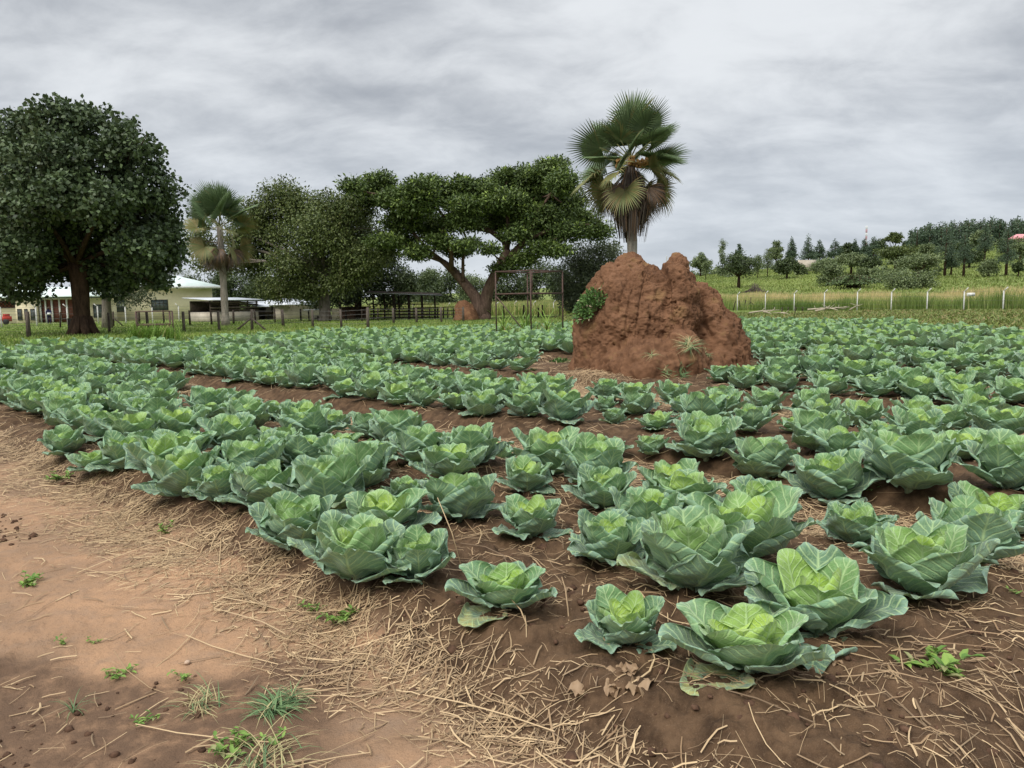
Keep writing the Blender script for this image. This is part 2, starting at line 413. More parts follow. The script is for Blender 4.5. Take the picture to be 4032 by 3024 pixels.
def cab_leaf(mb, rng, az, f, L, W, e0, e1, cup, r0, z0, nu, nv, ruf, flare, tw, plrand=0.0):
    """one cabbage leaf: f age 0 heart .. 1 outermost"""
    v = np.linspace(0, 1, nv); u = np.linspace(-1, 1, nu)
    el = e0 + (e1 - e0)*v**1.2 - flare*np.clip((v - 0.72)/0.28, 0, 1)**2
    ds = L/(nv-1)
    rr = r0 + np.concatenate([[0], np.cumsum(np.cos((el[1:]+el[:-1])/2)*ds)])
    zz = z0 + np.concatenate([[0], np.cumsum(np.sin((el[1:]+el[:-1])/2)*ds)])
    rr1, zz1, el1, v1 = rr, zz, el, v
    pk = 0.66
    wv = np.where(v > pk, 1 - 0.30*((v - pk)/(1 - pk))**2, 0.20 + 0.80*np.sin(np.clip(v/pk, 0, 1)*math.pi/2)**1.2)*W
    U, V = np.meshgrid(u, v)
    edge = np.abs(U)**2.2
    SV = V*(1 - 0.42*np.abs(U)**2.3)
    rrg = np.interp(SV, v1, rr1); zzg = np.interp(SV, v1, zz1); elg = np.interp(SV, v1, el1)
    ph = cup*U; k = wv[:, None]/max(cup, 0.05)
    lat = np.sin(ph)*k if cup > 0.05 else U*wv[:, None]
    inn = (1 - np.cos(ph))*k
    # ruffled rim
    per = np.arctan2(U*1.0, (V - 0.45)*1.5)
    p1, p2 = rng.uniform(0, 6.28, 2); fr = rng.uniform(4.5, 7.5)
    am = ruf*(np.maximum(edge, np.clip((V - 0.62)/0.38, 0, 1)**2))*sst(0.12, 0.5, V)
    rn = vn(p3((per*2.6 + p1).ravel(), np.full(per.size, f*9.1 + p2)), 5).reshape(per.shape)
    off = am*(0.6*np.sin(per*fr + p1) + 0.35*np.sin(per*fr*2.3 + p2) + 0.8*rn)
    bl = 0.075*W*vn(p3((U*3.6 + p1*3).ravel(), (V*6.3 + p2).ravel()), 8).reshape(U.shape)
    bl = bl + am*0.55*vn(p3((U*9 + p2*3).ravel(), (V*9 + p1).ravel()), 9).reshape(U.shape) - 0.035*W*np.exp(-(U/0.10)**2)*V
    # notch of the outline
    sc = 1 - 0.10*np.maximum(edge, V**4)*(0.5 + 0.5*np.sin(per*11 + p2))*(ruf > 0)
    sn, cs = np.sin(elg), np.cos(elg)
    nr, nz = -sn, cs                                   # inner/upper face normal in the r-z plane
    dpt = inn + off + bl
    # out-rolled margin
    roll = flare*0.10*W*4*np.clip(np.abs(U) - 0.8, 0, 1)**2*5
    dpt = dpt - roll
    Rr = rrg + nr*dpt
    Zz = zzg + nz*dpt
    lat = lat*sc + tw*V*W*0.5
    ca, sa = math.cos(az), math.sin(az)
    P = np.stack([ca*Rr - sa*lat, sa*Rr + ca*lat, Zz], -1)
    uv = np.stack([(U+1)/2, V], -1).reshape(-1, 2)
    mb.grid(P, np.array((f, rng.random(), plrand)), uv)
def cabbage_parts(seed, K=19, nu=25, nv=21, size=1.0, openn=0.0, plrand=0.0):
    rng = np.random.default_rng(seed); A = MB(); B = MB(); az = rng.uniform(0, 6.28)
    for k in range(K):
        f = k/(K-1); az += 2.39996 + rng.uniform(-0.22, 0.22)
        L = np.interp(f, [0, 0.25, 0.5, 0.8, 1], [0.18, 0.240, 0.300, 0.31, 0.26])*rng.uniform(0.90, 1.12)
        W = np.interp(f, [0, 0.25, 0.5, 0.8, 1], [0.092, 0.138, 0.176, 0.184, 0.146])*rng.uniform(0.88, 1.12)
        e0 = rad(np.interp(f, [0, 0.3, 0.6, 0.85, 1], [70, 60, 44, 28, 15]) - 10*openn + rng.uniform(-5, 5))
        e1 = rad(np.interp(f, [0, 0.25, 0.5, 0.85, 1], [102, 90, 80, 64, 20]) - 24*openn + rng.uniform(-13, 13))
        cup = np.interp(f, [0, 0.4, 0.75, 1], [1.30, 1.05, 0.78, 0.35])*rng.uniform(0.8, 1.15)
        ruf = np.interp(f, [0, 0.3, 0.6, 1], [0.003, 0.007, 0.011, 0.016])
        fl = np.interp(f, [0, 0.25, 0.5, 1], [0.0, 0.35, 0.9, 0.7])*rng.uniform(0.4, 1.5)
        cab_leaf(B if f < 0.38 else A, rng, az, f, L*size, W*size, e0, e1, cup, 0.012 + 0.020*f, 0.055 - 0.035*f, nu, nv, ruf*size, fl, rng.uniform(-0.25, 0.25), plrand)
    # the closed head in the middle
    th = np.linspace(0, math.pi*0.93, 10); phi = np.linspace(0, 2*math.pi, 15)
    TH, PH = np.meshgrid(th, phi, indexing='ij'); rr = 0.062*size
    P = np.stack([rr*np.sin(TH)*np.cos(PH), rr*np.sin(TH)*np.sin(PH), 0.125*size + rr*0.95*np.cos(TH)], -1)
    B.grid(P, np.array((0.0, 0.3, plrand)), np.stack([(PH/6.3*3) % 1.0, 1 - TH/3.3], -1).reshape(-1, 2))
    return A, B
VARS = []
for i in range(14):
    A, B = cabbage_parts(100 + i, K=[17, 15, 18, 14, 16, 18, 13][i % 7], openn=[0.0, 0.5, -0.2, 0.8, 0.2, -0.35, 0.4][i % 7] + 0.1*(i > 6))
    VARS.append((A, B))
stemb = MB(); stemb.tube([(0, 0, -0.05), (0.004, 0.002, 0.02), (0, 0, 0.07)], [0.020, 0.018, 0.022], 8)
m = MT('cabbage_stem'); stem_mat = m.finish(m.mix(m.noise(30), (0.16, 0.20, 0.11), (0.26, 0.30, 0.18)), 0.7)

# near cabbages read from the photograph: centre x, bottom y, width in photo pixels, variant hint
def c2212(l): return [(x*1.8228, y*1.8228, w_*1.8228) + tuple(r) for x, y, w_, *r in l]
def cI(l, s, ox, oy): return [(ox + x/s, oy + y/s, w_/s) + tuple(r) for x, y, w_, *r in l]
NEAR = c2212([(1620,1490,350),(1350,1410,185),(1765,1395,300),(1995,1310,240),(1490,1305,265),(1315,1232,180)])
NEAR += cI([(170,260,140),(300,320,160),(420,330,190),(580,380,230),(665,445,270),(830,495,210),(1000,520,270),(1130,670,300),
            (510,210,150),(640,220,200),(840,230,190),(860,280,220),(1040,325,200),(1160,370,240),(760,130,170),(920,140,190),(1040,125,120),(1140,120,140),(1160,200,200)], 1.0575, 100, 1550)
NEAR += cI([(10,200,140),(120,150,170),(275,215,190),(150,260,190),(40,330,180),(200,390,300),(320,310,150),(480,330,250),(600,240,150),(700,350,270),(800,270,190),
            (1010,380,330),(925,455,230),(430,480,130),(640,575,340),(220,815,480),(480,810,320),(840,940,440),(945,640,290)], 1.0575, 1200, 1550)
NEAR += cI([(130,325,260),(375,330,200),(170,190,130),(300,140,230),(115,120,130),(410,240,220),(550,130,180),(660,220,300),(780,150,230),(680,385,370),(930,260,260),
            (1010,450,370),(1170,240,190),(500,550,370),(570,720,460),(980,680,400),(110,700,370)], 1.411, 2300, 1550)
NEAR += cI([(200,540,430),(630,560,470),(1090,680,430),(190,280,240),(150,170,200),(400,220,230),(480,360,240),(670,310,300),(830,240,230),(950,400,330),(1130,300,280),
            (1250,420,180),(330,830,360),(980,960,480)], 1.411, 3132, 1550)
NEAR += [(3012,1601,159),(3198,1623,175),(3375,1630,163),(3614,1653,178),(3860,1647,185),(2646,1569,145),(2834,1574,134),(2923,1550,119)]
PLACED = []                                     # x, y, width, variant, near?
rng = np.random.default_rng(5)
for i, (cx_, by, wd) in enumerate(NEAR):
    x, y = gp(cx_, by - 0.10*wd, 0.14)
    W = wd/F*math.hypot(x, y)*(0.93 if i == 0 else 1.16 if 6 <= i <= 24 else 1.02)
    keep = True
    for (a_, b_, w2, *_ ) in PLACED:
        if math.hypot(a_-x, b_-y) < 0.24: keep = False
    if keep: PLACED.append((x, y, min(max(W, 0.30), 0.74), i, True))
near_xy = np.array([(p[0], p[1]) for p in PLACED])
for k in range(0, 13):
    for j, q in enumerate((2.40, 2.95, 3.50, 4.05, 4.62) if k == 0 else (1.78, 2.37, 2.96, 3.55, 4.14, 4.68)):
        nn = q + BED*k
        for ti in range(-70, 110):
            tt = ti*0.59 + 0.3*(j % 2) + rng.normal(0, 0.06); nj = nn + rng.normal(0, 0.07)
            x, y = xy_of(nj, tt)
            if y < 1.2 or abs(x) > 0.80*y + 1.2: continue
            if rng.random() < 0.035: continue
            if tt < 12.4 and (j > 3): continue
            if not in_field(np.array([x]), np.array([y]), 0.15)[0]: continue
            if k == 0 and abs(tt - 10.75) < 0.42: continue
            if k == 0 and tt < 1.0: continue
            if math.hypot((x - MOUND[0])/2.25, (y - MOUND[1])/2.15) < 1: continue
            if math.hypot((x - 0.75)/1.5, (y - 27.9)/1.7) < 1: continue
            if math.hypot((x - 0.6)/0.9, (y - 15.6)/1.0) < 1: continue
            if -0.2 < x < 3.2 and 11.2 < y < 13.4 and nn > 7.6: continue
            d = math.hypot(x, y)
            if np.min(np.hypot(near_xy[:, 0] - x, near_xy[:, 1] - y)) < (0.40 if k == 0 else 0.46): continue
            PLACED.append((x, y, rng.uniform(0.50, 0.66), int(rng.integers(1000)), False))
PLACED.sort(key=lambda p: math.hypot(p[0], p[1]))
# in view: keep the 300 that show largest as things, the rest as one mass
def in_view(x, y, m=0.0): return abs(x) < 0.692*y + 0.30 + m
ind = [p for p in PLACED if in_view(p[0], p[1])][:300]
indset = set(id(p) for p in ind); rest = [p for p in PLACED if id(p) not in indset]

ORD = ['', 'first', 'second', 'third', 'fourth', 'fifth', 'sixth', 'seventh', 'eighth', 'ninth', 'tenth', 'eleventh', 'twelfth', 'thirteenth', 'fourteenth',
       'fifteenth', 'sixteenth', 'seventeenth', 'eighteenth', 'nineteenth', 'twentieth'] + ['twenty-' + s for s in ('first','second','third','fourth','fifth','sixth','seventh','eighth','ninth')] + ['thirtieth'] + ['thirty-' + s for s in ('first','second','third','fourth','fifth','sixth','seventh','eighth','ninth')]
BEDN = ['front bed', 'second bed past the straw furrow', 'third bed beside the mound', 'fourth bed past the mound', 'fifth bed']
rows = {}
for p in ind:
    n, t = nt_of(p[0], p[1]); k = int(max(0, math.floor((n - 1.2)/BED))); j = int(min(4, max(0, round((n - BED*k - (1.78 if k else 2.40))/0.57))))
    side = 1 if t > 10.75 else 0
    rows.setdefault((k, j, side), []).append((t, p))
lab = {}
for (k, j, side), l in rows.items():
    l.sort(key=lambda a: a[0])
    for i, (t, p) in enumerate(l):
        lab[id(p)] = (k, j, side, i+1, len(l))
SPECIAL = {0: 'large open cabbage at the near corner, lime-green heart and a leaf trailing on the straw',
           1: 'small young cabbage with few leaves, just left of the corner cabbage',
           2: 'huge blue-green cabbage with broad drooping outer leaves directly behind the corner cabbage',
           3: 'loose mid-green cabbage with splayed leaves at the right end of the front bed',
           4: 'big dark cabbage with a deep bowl of leaves behind the small young one'}
vc = {}
def variant(i):
    i %= 14
    if i not in vc:
        A, B = VARS[i]; a_ = A.build('leaf_rosette', cab_mat); b_ = B.build('heart', cab_mat); s_ = stemb.build('stem', stem_mat)
        C = MB()
        for M in (A, B):
            for v, f, c, uv in zip(M.v, M.f, M.c, M.uv):
                pass
        for M in (A, B):
            base = 0
            off = 0
            for v, f, c, uv in zip(M.v, M.f, M.c, M.uv):
                C.add(v, f - off, c, uv); off += len(v)
        j_ = C.build('cabbage', cab_mat)
        for o in (a_, b_, s_, j_): scene.collection.objects.unlink(o)
        ex = np.concatenate(A.v); vc[i] = (a_, b_, s_, j_, 2*np.percentile(np.hypot(ex[:, 0], ex[:, 1]), 96))
    return vc[i]
LOOK = ['blue-green', 'green', 'grey-green']
for p in ind:
    x, y, W, vi, nr = p; a_, b_, s_, j_, w0 = variant(vi*5 + 3 if nr else vi)
    rz = (vi*2.399) % 6.283; sc = W/w0; z = zg1(x, y) - 0.005; tl = ((vi*37) % 11 - 5)*0.018
    d = math.hypot(x, y); k, j, side, i, tot = lab[id(p)]
    rowt = ['the front row', 'the second row', 'the third row', 'the fourth row', 'the back row'][j]
    bed = BEDN[min(k, 4)]
    if side and k == 0: bed = 'bed beyond the cross path'
    size = 'small ' if W < 0.44 else 'large ' if W > 0.66 else ''
    L = '%scabbage, %s from the right, %s, %s' % (size, ORD[min(i, 39)], rowt[4:], bed)
    if side and k > 0: L = '%scabbage, %s from the right, left stretch, %s, %s' % (size, ORD[min(i, 39)], rowt[4:], bed)
    if nr and vi in SPECIAL and (x, y) == gp(NEAR[vi][0], NEAR[vi][1] - 0.10*NEAR[vi][2], 0.14): L = SPECIAL[vi]
    if d < 11.5:
        root = empty('cabbage', (x, y, z), rz, L, 'cabbage', 'cabbages planted in rows on the beds')
        for q in (a_, b_, s_): link_copy(q, root)
    else:
        root = link_copy(j_); root.location = (x, y, z); root.rotation_euler = (0, 0, rz)
        tag(root, L, 'cabbage', 'cabbages planted in rows on the beds')
    root.scale = (sc, sc, sc*(0.94 + ((vi*13) % 7 - 3)*0.03)); root.rotation_euler = (tl, tl*0.7, rz)

# the mass of farther cabbages: one object
low_mid = [cabbage_parts(300+i, K=13, nu=7, nv=7, openn=0.2*(i % 3)) for i in range(6)]
low_far = [cabbage_parts(400+i, K=9, nu=5, nv=5, openn=0.2*(i % 3)) for i in range(4)]
def pack(ab):
    vs_, fs_, cs_, us_ = [], [], [], []; n = 0
    for M in ab:
        off = 0
        for v, f, c, uv in zip(M.v, M.f, M.c, M.uv):
            vs_.append(v); fs_.append(f - off + n); cs_.append(c); us_.append(uv); n += len(v); off += len(v)
    v = np.concatenate(vs_); w0 = 2*np.percentile(np.hypot(v[:, 0], v[:, 1]), 93)
    return v/w0, np.concatenate(fs_), np.concatenate(cs_), np.concatenate(us_)
low_mid = [pack(a_) for a_ in low_mid]; low_far = [pack(a_) for a_ in low_far]
mass = MB()
for x, y, W, vi, _ in rest:
    d = math.hypot(x, y); src = low_mid if d < 24 else low_far
    v, f, c, uv = src[vi % len(src)]; an_ = (vi*2.399) % 6.283; ca, sa = math.cos(an_), math.sin(an_)
    vv = v*W*np.array((1, 1, 0.9)); q = np.stack([vv[:, 0]*ca - vv[:, 1]*sa + x, vv[:, 0]*sa + vv[:, 1]*ca + y, vv[:, 2] + zg1(x, y) + 0.01], 1)
    cc = c.copy(); cc[:, 2] = (vi*0.618) % 1
    mass.add(q, f, cc, uv)
mo = mass.build('cabbage_field', cab_mat)
tag(mo, 'the far cabbages of the field, running together into one green carpet', 'cabbage field', 'farther cabbages', 'stuff')
print('placed', len(PLACED), 'ind', len(ind), 'rest', len(rest), 'maxd', math.hypot(*ind[-1][:2]))
# ------------------------------------------------------------------ termite mound
def ell(p, c, r): return np.sqrt((((p - np.array(c))/np.array(r))**2).sum(1))
LOBES = [((-0.47, 0.05, 0.72), (1.08, 1.12, 1.22)), ((-0.50, 0.25, 1.66), (0.32, 0.42, 0.46)), ((-0.86, -0.05, 1.25), (0.46, 0.58, 0.74)),
         ((0.28, -0.22, 0.75), (0.50, 0.85, 1.12)), ((0.52, 0.50, 1.10), (0.34, 0.48, 1.00)), ((0.92, 0.20, 0.50), (0.58, 0.90, 1.02)),
         ((1.15, 0.0, 0.2), (0.66, 0.95, 0.85)), ((0, 0, -0.1), (1.80, 1.60, 0.62)), ((-0.35, -1.15, -0.05), (0.80, 0.85, 0.58)), ((-1.18, 0.0, 0.40), (0.50, 0.8, 0.85)),
         ((0.25, -1.0, 0.1), (0.42, 0.8, 0.62))]
def field(p):
    q = np.stack([ell(p, c, r) for c, r in LOBES], 1)
    return -np.log(np.exp(-q*11).sum(1))/11 - 1.0
nth, nph = 330, 560
th = np.linspace(0.0, math.pi*0.66, nth); ph = np.linspace(0, 2*math.pi, nph, endpoint=False)
TH, PH = np.meshgrid(th, ph, indexing='ij')
Dm = np.stack([np.sin(TH)*np.cos(PH), np.sin(TH)*np.sin(PH), np.cos(TH)], -1).reshape(-1, 3)
C0 = np.array((0.1, 0.0, 0.55)); lo = np.full(len(Dm), 0.05); hi = np.full(len(Dm), 3.2)
ts = np.linspace(3.2, 0.1, 60); found = np.zeros(len(Dm), bool); tt_ = np.full(len(Dm), 0.5)
for a_, b_ in zip(ts[:-1], ts[1:]):
    fin = (field(C0 + Dm*b_) < 0) & ~found
    lo[fin] = b_; hi[fin] = a_; found |= fin
for _ in range(14):
    mid_ = (lo + hi)/2; ins = field(C0 + Dm*mid_[:, None]) < 0
    lo = np.where(ins, mid_, lo); hi = np.where(ins, hi, mid_)
Pm = C0 + Dm*lo[:, None]
G = Pm.reshape(nth, nph, 3)
def normals(G):
    a = np.gradient(G, axis=0); b = (np.roll(G, -1, 1) - np.roll(G, 1, 1))/2
    n = np.cross(a, b); n /= np.linalg.norm(n, axis=2)[..., None] + 1e-9
    s = np.sign((n*(G - C0)).sum(2)); return (n*np.where(s == 0, 1, s)[..., None]).reshape(-1, 3)
Nm = normals(G); Pm = G.reshape(-1, 3)
gul = np.stack([Pm[:, 0]*2.3, Pm[:, 1]*2.3, Pm[:, 2]*0.55], 1)
rd = 1 - np.abs(fbm(gul + 5, 3, 51, 0.5))
disp = 0.075*fbm(Pm*1.5, 3, 60) + 0.065*(rd - 0.6) + 0.045*fbm(Pm*4.5, 3, 61, 0.55) + 0.020*fbm(Pm*11, 3, 62, 0.6) + 0.008*fbm(Pm*30, 2, 63)
pit = sst(0.45, 0.8, vn(Pm*13, 64))*sst(-0.2, 0.3, vn(Pm*2.0, 66)); disp -= 0.060*pit
runl = np.abs(vn(np.stack([np.arctan2(Pm[:, 1], Pm[:, 0])*7, Pm[:, 2]*0.7, Pm[:, 2]*0], 1), 68)); disp -= 0.045*np.exp(-(runl/0.12)**2)*sst(2.0, 1.2, Pm[:, 2])
pit2 = sst(0.5, 0.8, vn(Pm*24, 67)); disp -= 0.020*pit2
# the two deep cracks either side of the middle pillar
for x0, w_, zt, zb, dp in ((0.02, 0.045, 2.1, 0.9, 0.10), (0.80, 0.035, 1.3, 0.45, 0.13)):
    xx = Pm[:, 0] - x0 - 0.05*np.sin(Pm[:, 2]*5) - (0.10*(1.3 - Pm[:, 2]) if x0 > 0.5 else 0)
    disp -= dp*np.exp(-(xx/w_)**2)*sst(zb, zb + 0.3, Pm[:, 2])*(1 - sst(zt - 0.1, zt + 0.1, Pm[:, 2]))*(Pm[:, 1] < 0.1)
Pm = Pm + Nm*(disp*sst(-0.2, 0.2, Pm[:, 2]))[:, None]
mb = MB(); i_ = np.arange(nth*nph).reshape(nth, nph); j_ = np.roll(i_, -1, 1)
mb.add(Pm, np.stack([i_[:-1], j_[:-1], j_[1:], i_[1:]], -1).reshape(-1, 4), np.stack([pit, pit2, np.clip(rd, 0, 1)], 1))
m = MT('mound_earth'); ob = m.n('ShaderNodeTexCoord').outputs['Object']
n1 = m.noise(1.6, 5, 0.6, ob); n2 = m.noise(9, 6, 0.65, ob); n3 = m.noise(45, 4, 0.7, ob)
c = m.mix(n1.ss(0.35, 0.65), (0.088, 0.044, 0.024), (0.165, 0.086, 0.048))
c = m.mix(n2.ss(0.4, 0.75)*0.55, c, (0.235, 0.122, 0.066)); c = m.mix(n3.ss(0.55, 0.75)*0.45, c, (0.070, 0.032, 0.018))
c = m.mix(m.noise(3.1, 3, 0.5, ob).ss(0.58, 0.72)*0.5, c, (0.20, 0.125, 0.055))
md_mat = m.finish(c, 0.95, m.bump(n2*0.6 + n3*0.4, 0.8, 0.02), spec=0.1)
mound = mb.build('termite_mound', md_mat); mound.location = (MOUND[0] - 0.04, MOUND[1] - 0.1, zg1(*MOUND) - 0.03)
mound.scale = (0.965, 1, 1.03)
tag(mound, 'tall red-brown termite mound of cracked earth with two peaks rising from the cabbages', 'termite mound')
# invert lookup: point of the mound's surface seen at a photo pixel
Wm = Pm*np.array((0.965, 1, 1.03)) + np.array(mound.location)
def to_px(P):
    P = np.atleast_2d(P) - np.array((0, 0, EYE)); cp, sp_ = math.cos(PITCH), math.sin(PITCH)
    f = P[:, 1]*cp - P[:, 2]*sp_; u = P[:, 0]/f; v = (P[:, 1]*sp_ + P[:, 2]*cp)/f
    c, s = math.cos(ROLL), math.sin(ROLL); u, v = u*c - v*s, u*s + v*c
    return PCX + u*F, PCY - v*F
mpx, mpy = to_px(Wm)
def on_mound(px, py):
    d = np.hypot(mpx - px, mpy - py) + 60*np.clip(Wm[:, 1] - 14.3, 0, 9); k = np.argmin(d); return Wm[k], Nm[k]

# ------------------------------------------------------------------ leaf / stem materials
def plain_leaf(name, c1, c2, c3=None, tr=0.15, rough=0.55):
    m = MT(name); a = m.attr('tint'); sc = m.n('ShaderNodeSeparateColor'); m.nt.links.new(a.outputs['Color'], sc.inputs[0])
    r, g_, b_ = (m.S(sc.outputs[i]) for i in range(3))
    c = m.mix(r, c1, c2)
    if c3 is not None: c = m.mix(g_, c, c3)
    return m.finish(c, rough, spec=0.25, transl=tr)
def flat_mat(name, c1, c2, scale=8, rough=0.85, bump=0.4, bd=0.01, spec=0.2, stretch=None, metal=0.0):
    m = MT(name); ob = m.n('ShaderNodeTexCoord').outputs['Object']
    if stretch:
        mp = m.n('ShaderNodeMapping'); mp.inputs['Scale'].default_value = stretch; m.nt.links.new(ob, mp.inputs[0]); ob = mp.outputs[0]
    n = m.noise(scale, 5, 0.62, ob); n2 = m.noise(scale*5, 3, 0.6, ob)
    return m.finish(m.mix((n*0.7 + n2*0.3).ss(0.32, 0.68), c1, c2), rough, m.bump(n*0.6 + n2*0.4, bump, bd), spec=spec, metal=metal)
straw_mat = plain_leaf('dry_straw', (0.25, 0.160, 0.088), (0.58, 0.43, 0.25), (0.13, 0.088, 0.056), 0.05, 0.6)
weed_mat = plain_leaf('weed_leaf', (0.10, 0.20, 0.04), (0.24, 0.36, 0.08), (0.30, 0.28, 0.14))
grass_mat = plain_leaf('grass_blade', (0.10, 0.17, 0.035), (0.22, 0.30, 0.06), (0.42, 0.36, 0.17))

# ------------------------------------------------------------------ straw
def strands(mb, x, y, L, w, rng, lift=0.0, az=None, g=None):
    n = len(x); az = rng.uniform(0, 2*math.pi, n) if az is None else az
    bend = rng.normal(0, 0.18, n); dark = rng.random(n)**2.2
    dirs = np.stack([np.cos(az), np.sin(az)], 1)
    t = np.linspace(-0.5, 0.5, 4); pts = []
    zofs = rng.uniform(0.002, 0.004 + lift, n); tilt = rng.normal(0, 0.5, n)*lift
    for k, s in enumerate(t):
        a = az + bend*s; ex = x + np.cos(a)*L*s; ey = y + np.sin(a)*L*s
        ez = zg(ex, ey, True) + zofs + tilt*s*2*np.minimum(1, L/0.2) + lift*0.5*(0.25 - s*s)
        pts.append((ex, ey, ez))
    sd_ = np.stack([-dirs[:, 1], dirs[:, 0]], 1); V = []
    for k, (ex, ey, ez) in enumerate(pts):
        ww = w*(0.5 if k in (0, 3) else 0.62)
        V.append(np.stack([ex + sd_[:, 0]*ww, ey + sd_[:, 1]*ww, ez], 1)); V.append(np.stack([ex, ey, ez + w*0.55], 1)); V.append(np.stack([ex - sd_[:, 0]*ww, ey - sd_[:, 1]*ww, ez], 1))
    V = np.stack(V, 1).reshape(-1, 3); b = np.arange(n)[:, None]*12; F_ = []
    for k in range(3):
        for q in range(2): F_.append(b + np.array([[3*k+q, 3*k+q+1, 3*k+q+4, 3*k+q+3]]))
    cc = np.stack([rng.random(n), np.clip(dark*1.1 - 0.25, 0, 1), np.zeros(n)], 1) if g is None else g
    mb.add(V, np.concatenate(F_), np.repeat(cc, 12, 0))
rng = np.random.default_rng(77); sb = MB()
def scatter(nm, dens, xr, yr):
    x = rng.uniform(*xr, nm); y = rng.uniform(*yr, nm); keep = rng.random(nm) < dens(x, y)*(np.abs(x) < 0.8*y + 0.8)
    return x[keep], y[keep]
def dens_front(x, y):
    n, t = nt_of(x, y); c = fbm(p3(x*1.7, y*1.7), 3, 200); f2 = fbm(p3(x*5, y*5), 2, 203)
    band = np.exp(-((n - 1.66 - 0.10*c)/0.27)**2)*(0.40 + 0.75*sst(-0.5, 0.4, f2))
    band *= np.interp(t, [0.2, 0.8, 1.6, 5, 10], [0.15, 0.25, 0.95, 0.85, 0.5])
    pth = 0.025*sst(-0.2, 0.8, c) + 0.010 + 0.14*sst(0.35, 0.9, fbm(p3(x*2.1, y*2.1), 3, 208))
    bed = 0.13*sst(2.0, 2.4, n)*(n < 5.5) + 0.07*(t < 0.9)*(n > 1.6)
    return np.clip(band + pth*(n < 1.9) + bed, 0, 1)
x, y = scatter(270000, dens_front, (-8, 5), (1.2, 11))
strands(sb, x, y, np.clip(rng.lognormal(-2.45, 0.55, len(x)), 0.02, 0.42), 0.0012 + 0.0052*rng.random(len(x))**2.5, rng, 0.012)
def dens_mat(x, y):
    n, t = nt_of(x, y); return np.clip(dens_front(x, y)*1.6 - 0.15, 0, 1)*np.exp(-((n - 1.7)/0.5)**2)
x, y = scatter(230000, dens_mat, (-7, 4), (1.6, 9))
strands(sb, x, y, rng.uniform(0.008, 0.045, len(x)), rng.uniform(0.0012, 0.005, len(x)), rng, 0.006)
# long straws and reed stalks
x, y = scatter(1500, lambda x, y: np.clip(dens_front(x, y) + 0.05, 0, 1), (-5, 4), (1.6, 8))
strands(sb, x, y, rng.uniform(0.22, 0.6, len(x)), rng.uniform(0.003, 0.0055, len(x)), rng, 0.022, az=rng.normal(-0.75, 0.6, len(x)))
def dens_fur(x, y):
    n, t = nt_of(x, y); q = (n - 1.2) % BED; k = np.floor((n - 1.2)/BED)
    fur = np.exp(-((q - 3.45)/0.58)**2)*(k >= -0.5)
    pat = sst(-0.35, 0.5, fbm(p3(x*1.3, y*1.3), 3, 210))
    md_ = np.exp(-((np.hypot((x - 1.1)/1.0, (y - 12.9)/0.5))**2))
    return np.clip((fur*(0.65 + 0.35*pat)*1.5 + md_ + 0.03)*(n > 4.3)*(y < far_edge(x)), 0, 1)
x, y = scatter(210000, dens_fur, (-9, 9), (3.5, 16))
strands(sb, x, y, np.clip(rng.lognormal(-2.0, 0.45, len(x)), 0.04, 0.4), rng.uniform(0.003, 0.006, len(x)), rng, 0.03)
x, y = scatter(100000, dens_fur, (-22, 22), (15, 40))
strands(sb, x, y, rng.uniform(0.15, 0.45, len(x)), rng.uniform(0.006, 0.014, len(x)), rng, 0.04)
so = sb.build('straw_litter', straw_mat, smooth=False)
tag(so, 'dry straw and cut grass stalks scattered over path, bed edges and furrows', 'straw', kind='stuff')

# clods of soil
cb = MB(); rng = np.random.default_rng(8)
ico_v = None
def blob(mb, c, r, rng, rough=0.3, seg=(6, 8), col=None, squash=0.7):
    th = np.linspace(0, math.pi, seg[0]); ph = np.linspace(0, 2*math.pi, seg[1], endpoint=False)
    TH, PH = np.meshgrid(th, ph, indexing='ij'); D = np.stack([np.sin(TH)*np.cos(PH), np.sin(TH)*np.sin(PH), np.cos(TH)], -1).reshape(-1, 3)
    rr = 1 + rough*vn(D*1.7 + rng.uniform(0, 99, 3), 3) + rough*0.4*vn(D*4 + rng.uniform(0, 99, 3), 4)
    V = D*rr[:, None]*np.array(r)*np.array((1, 1, squash)) + np.array(c)
    i = np.arange(seg[0]*seg[1]).reshape(seg); j = np.roll(i, -1, 1)
    mb.add(V, np.stack([i[:-1], j[:-1], j[1:], i[1:]], -1).reshape(-1, 4), col)
def clod_d(x, y):
    n, t = nt_of(x, y); c = fbm(p3(x*1.2 + 3, y*1.2), 3, 91)
    return np.clip((n > 1.6)*(0.5)*(n < 5.4) + 0.9*sst(0.0, 0.7, c + 1.0*sst(3.3, 2.3, y)*sst(-0.5, -1.3, x))*(n < 1.2), 0, 1)
x, y = scatter(9000, clod_d, (-6, 4), (1.6, 6.5))
for a_, b_ in zip(x, y):
    r_ = float(np.clip(rng.lognormal(-4.75, 0.55), 0.004, 0.032))
    blob(cb, (a_, b_, zg1(a_, b_) + r_*0.15), r_, rng, 0.45, (5, 6))
clod_mat = flat_mat('soil_clod', (0.045, 0.026, 0.017), (0.125, 0.072, 0.046), 20, 0.95, 0.5, 0.004, 0.1)
tag(cb.build('soil_crumbs', clod_mat), 'crumbs and clods of dark brown soil on the bed edge and path', 'soil', kind='stuff')

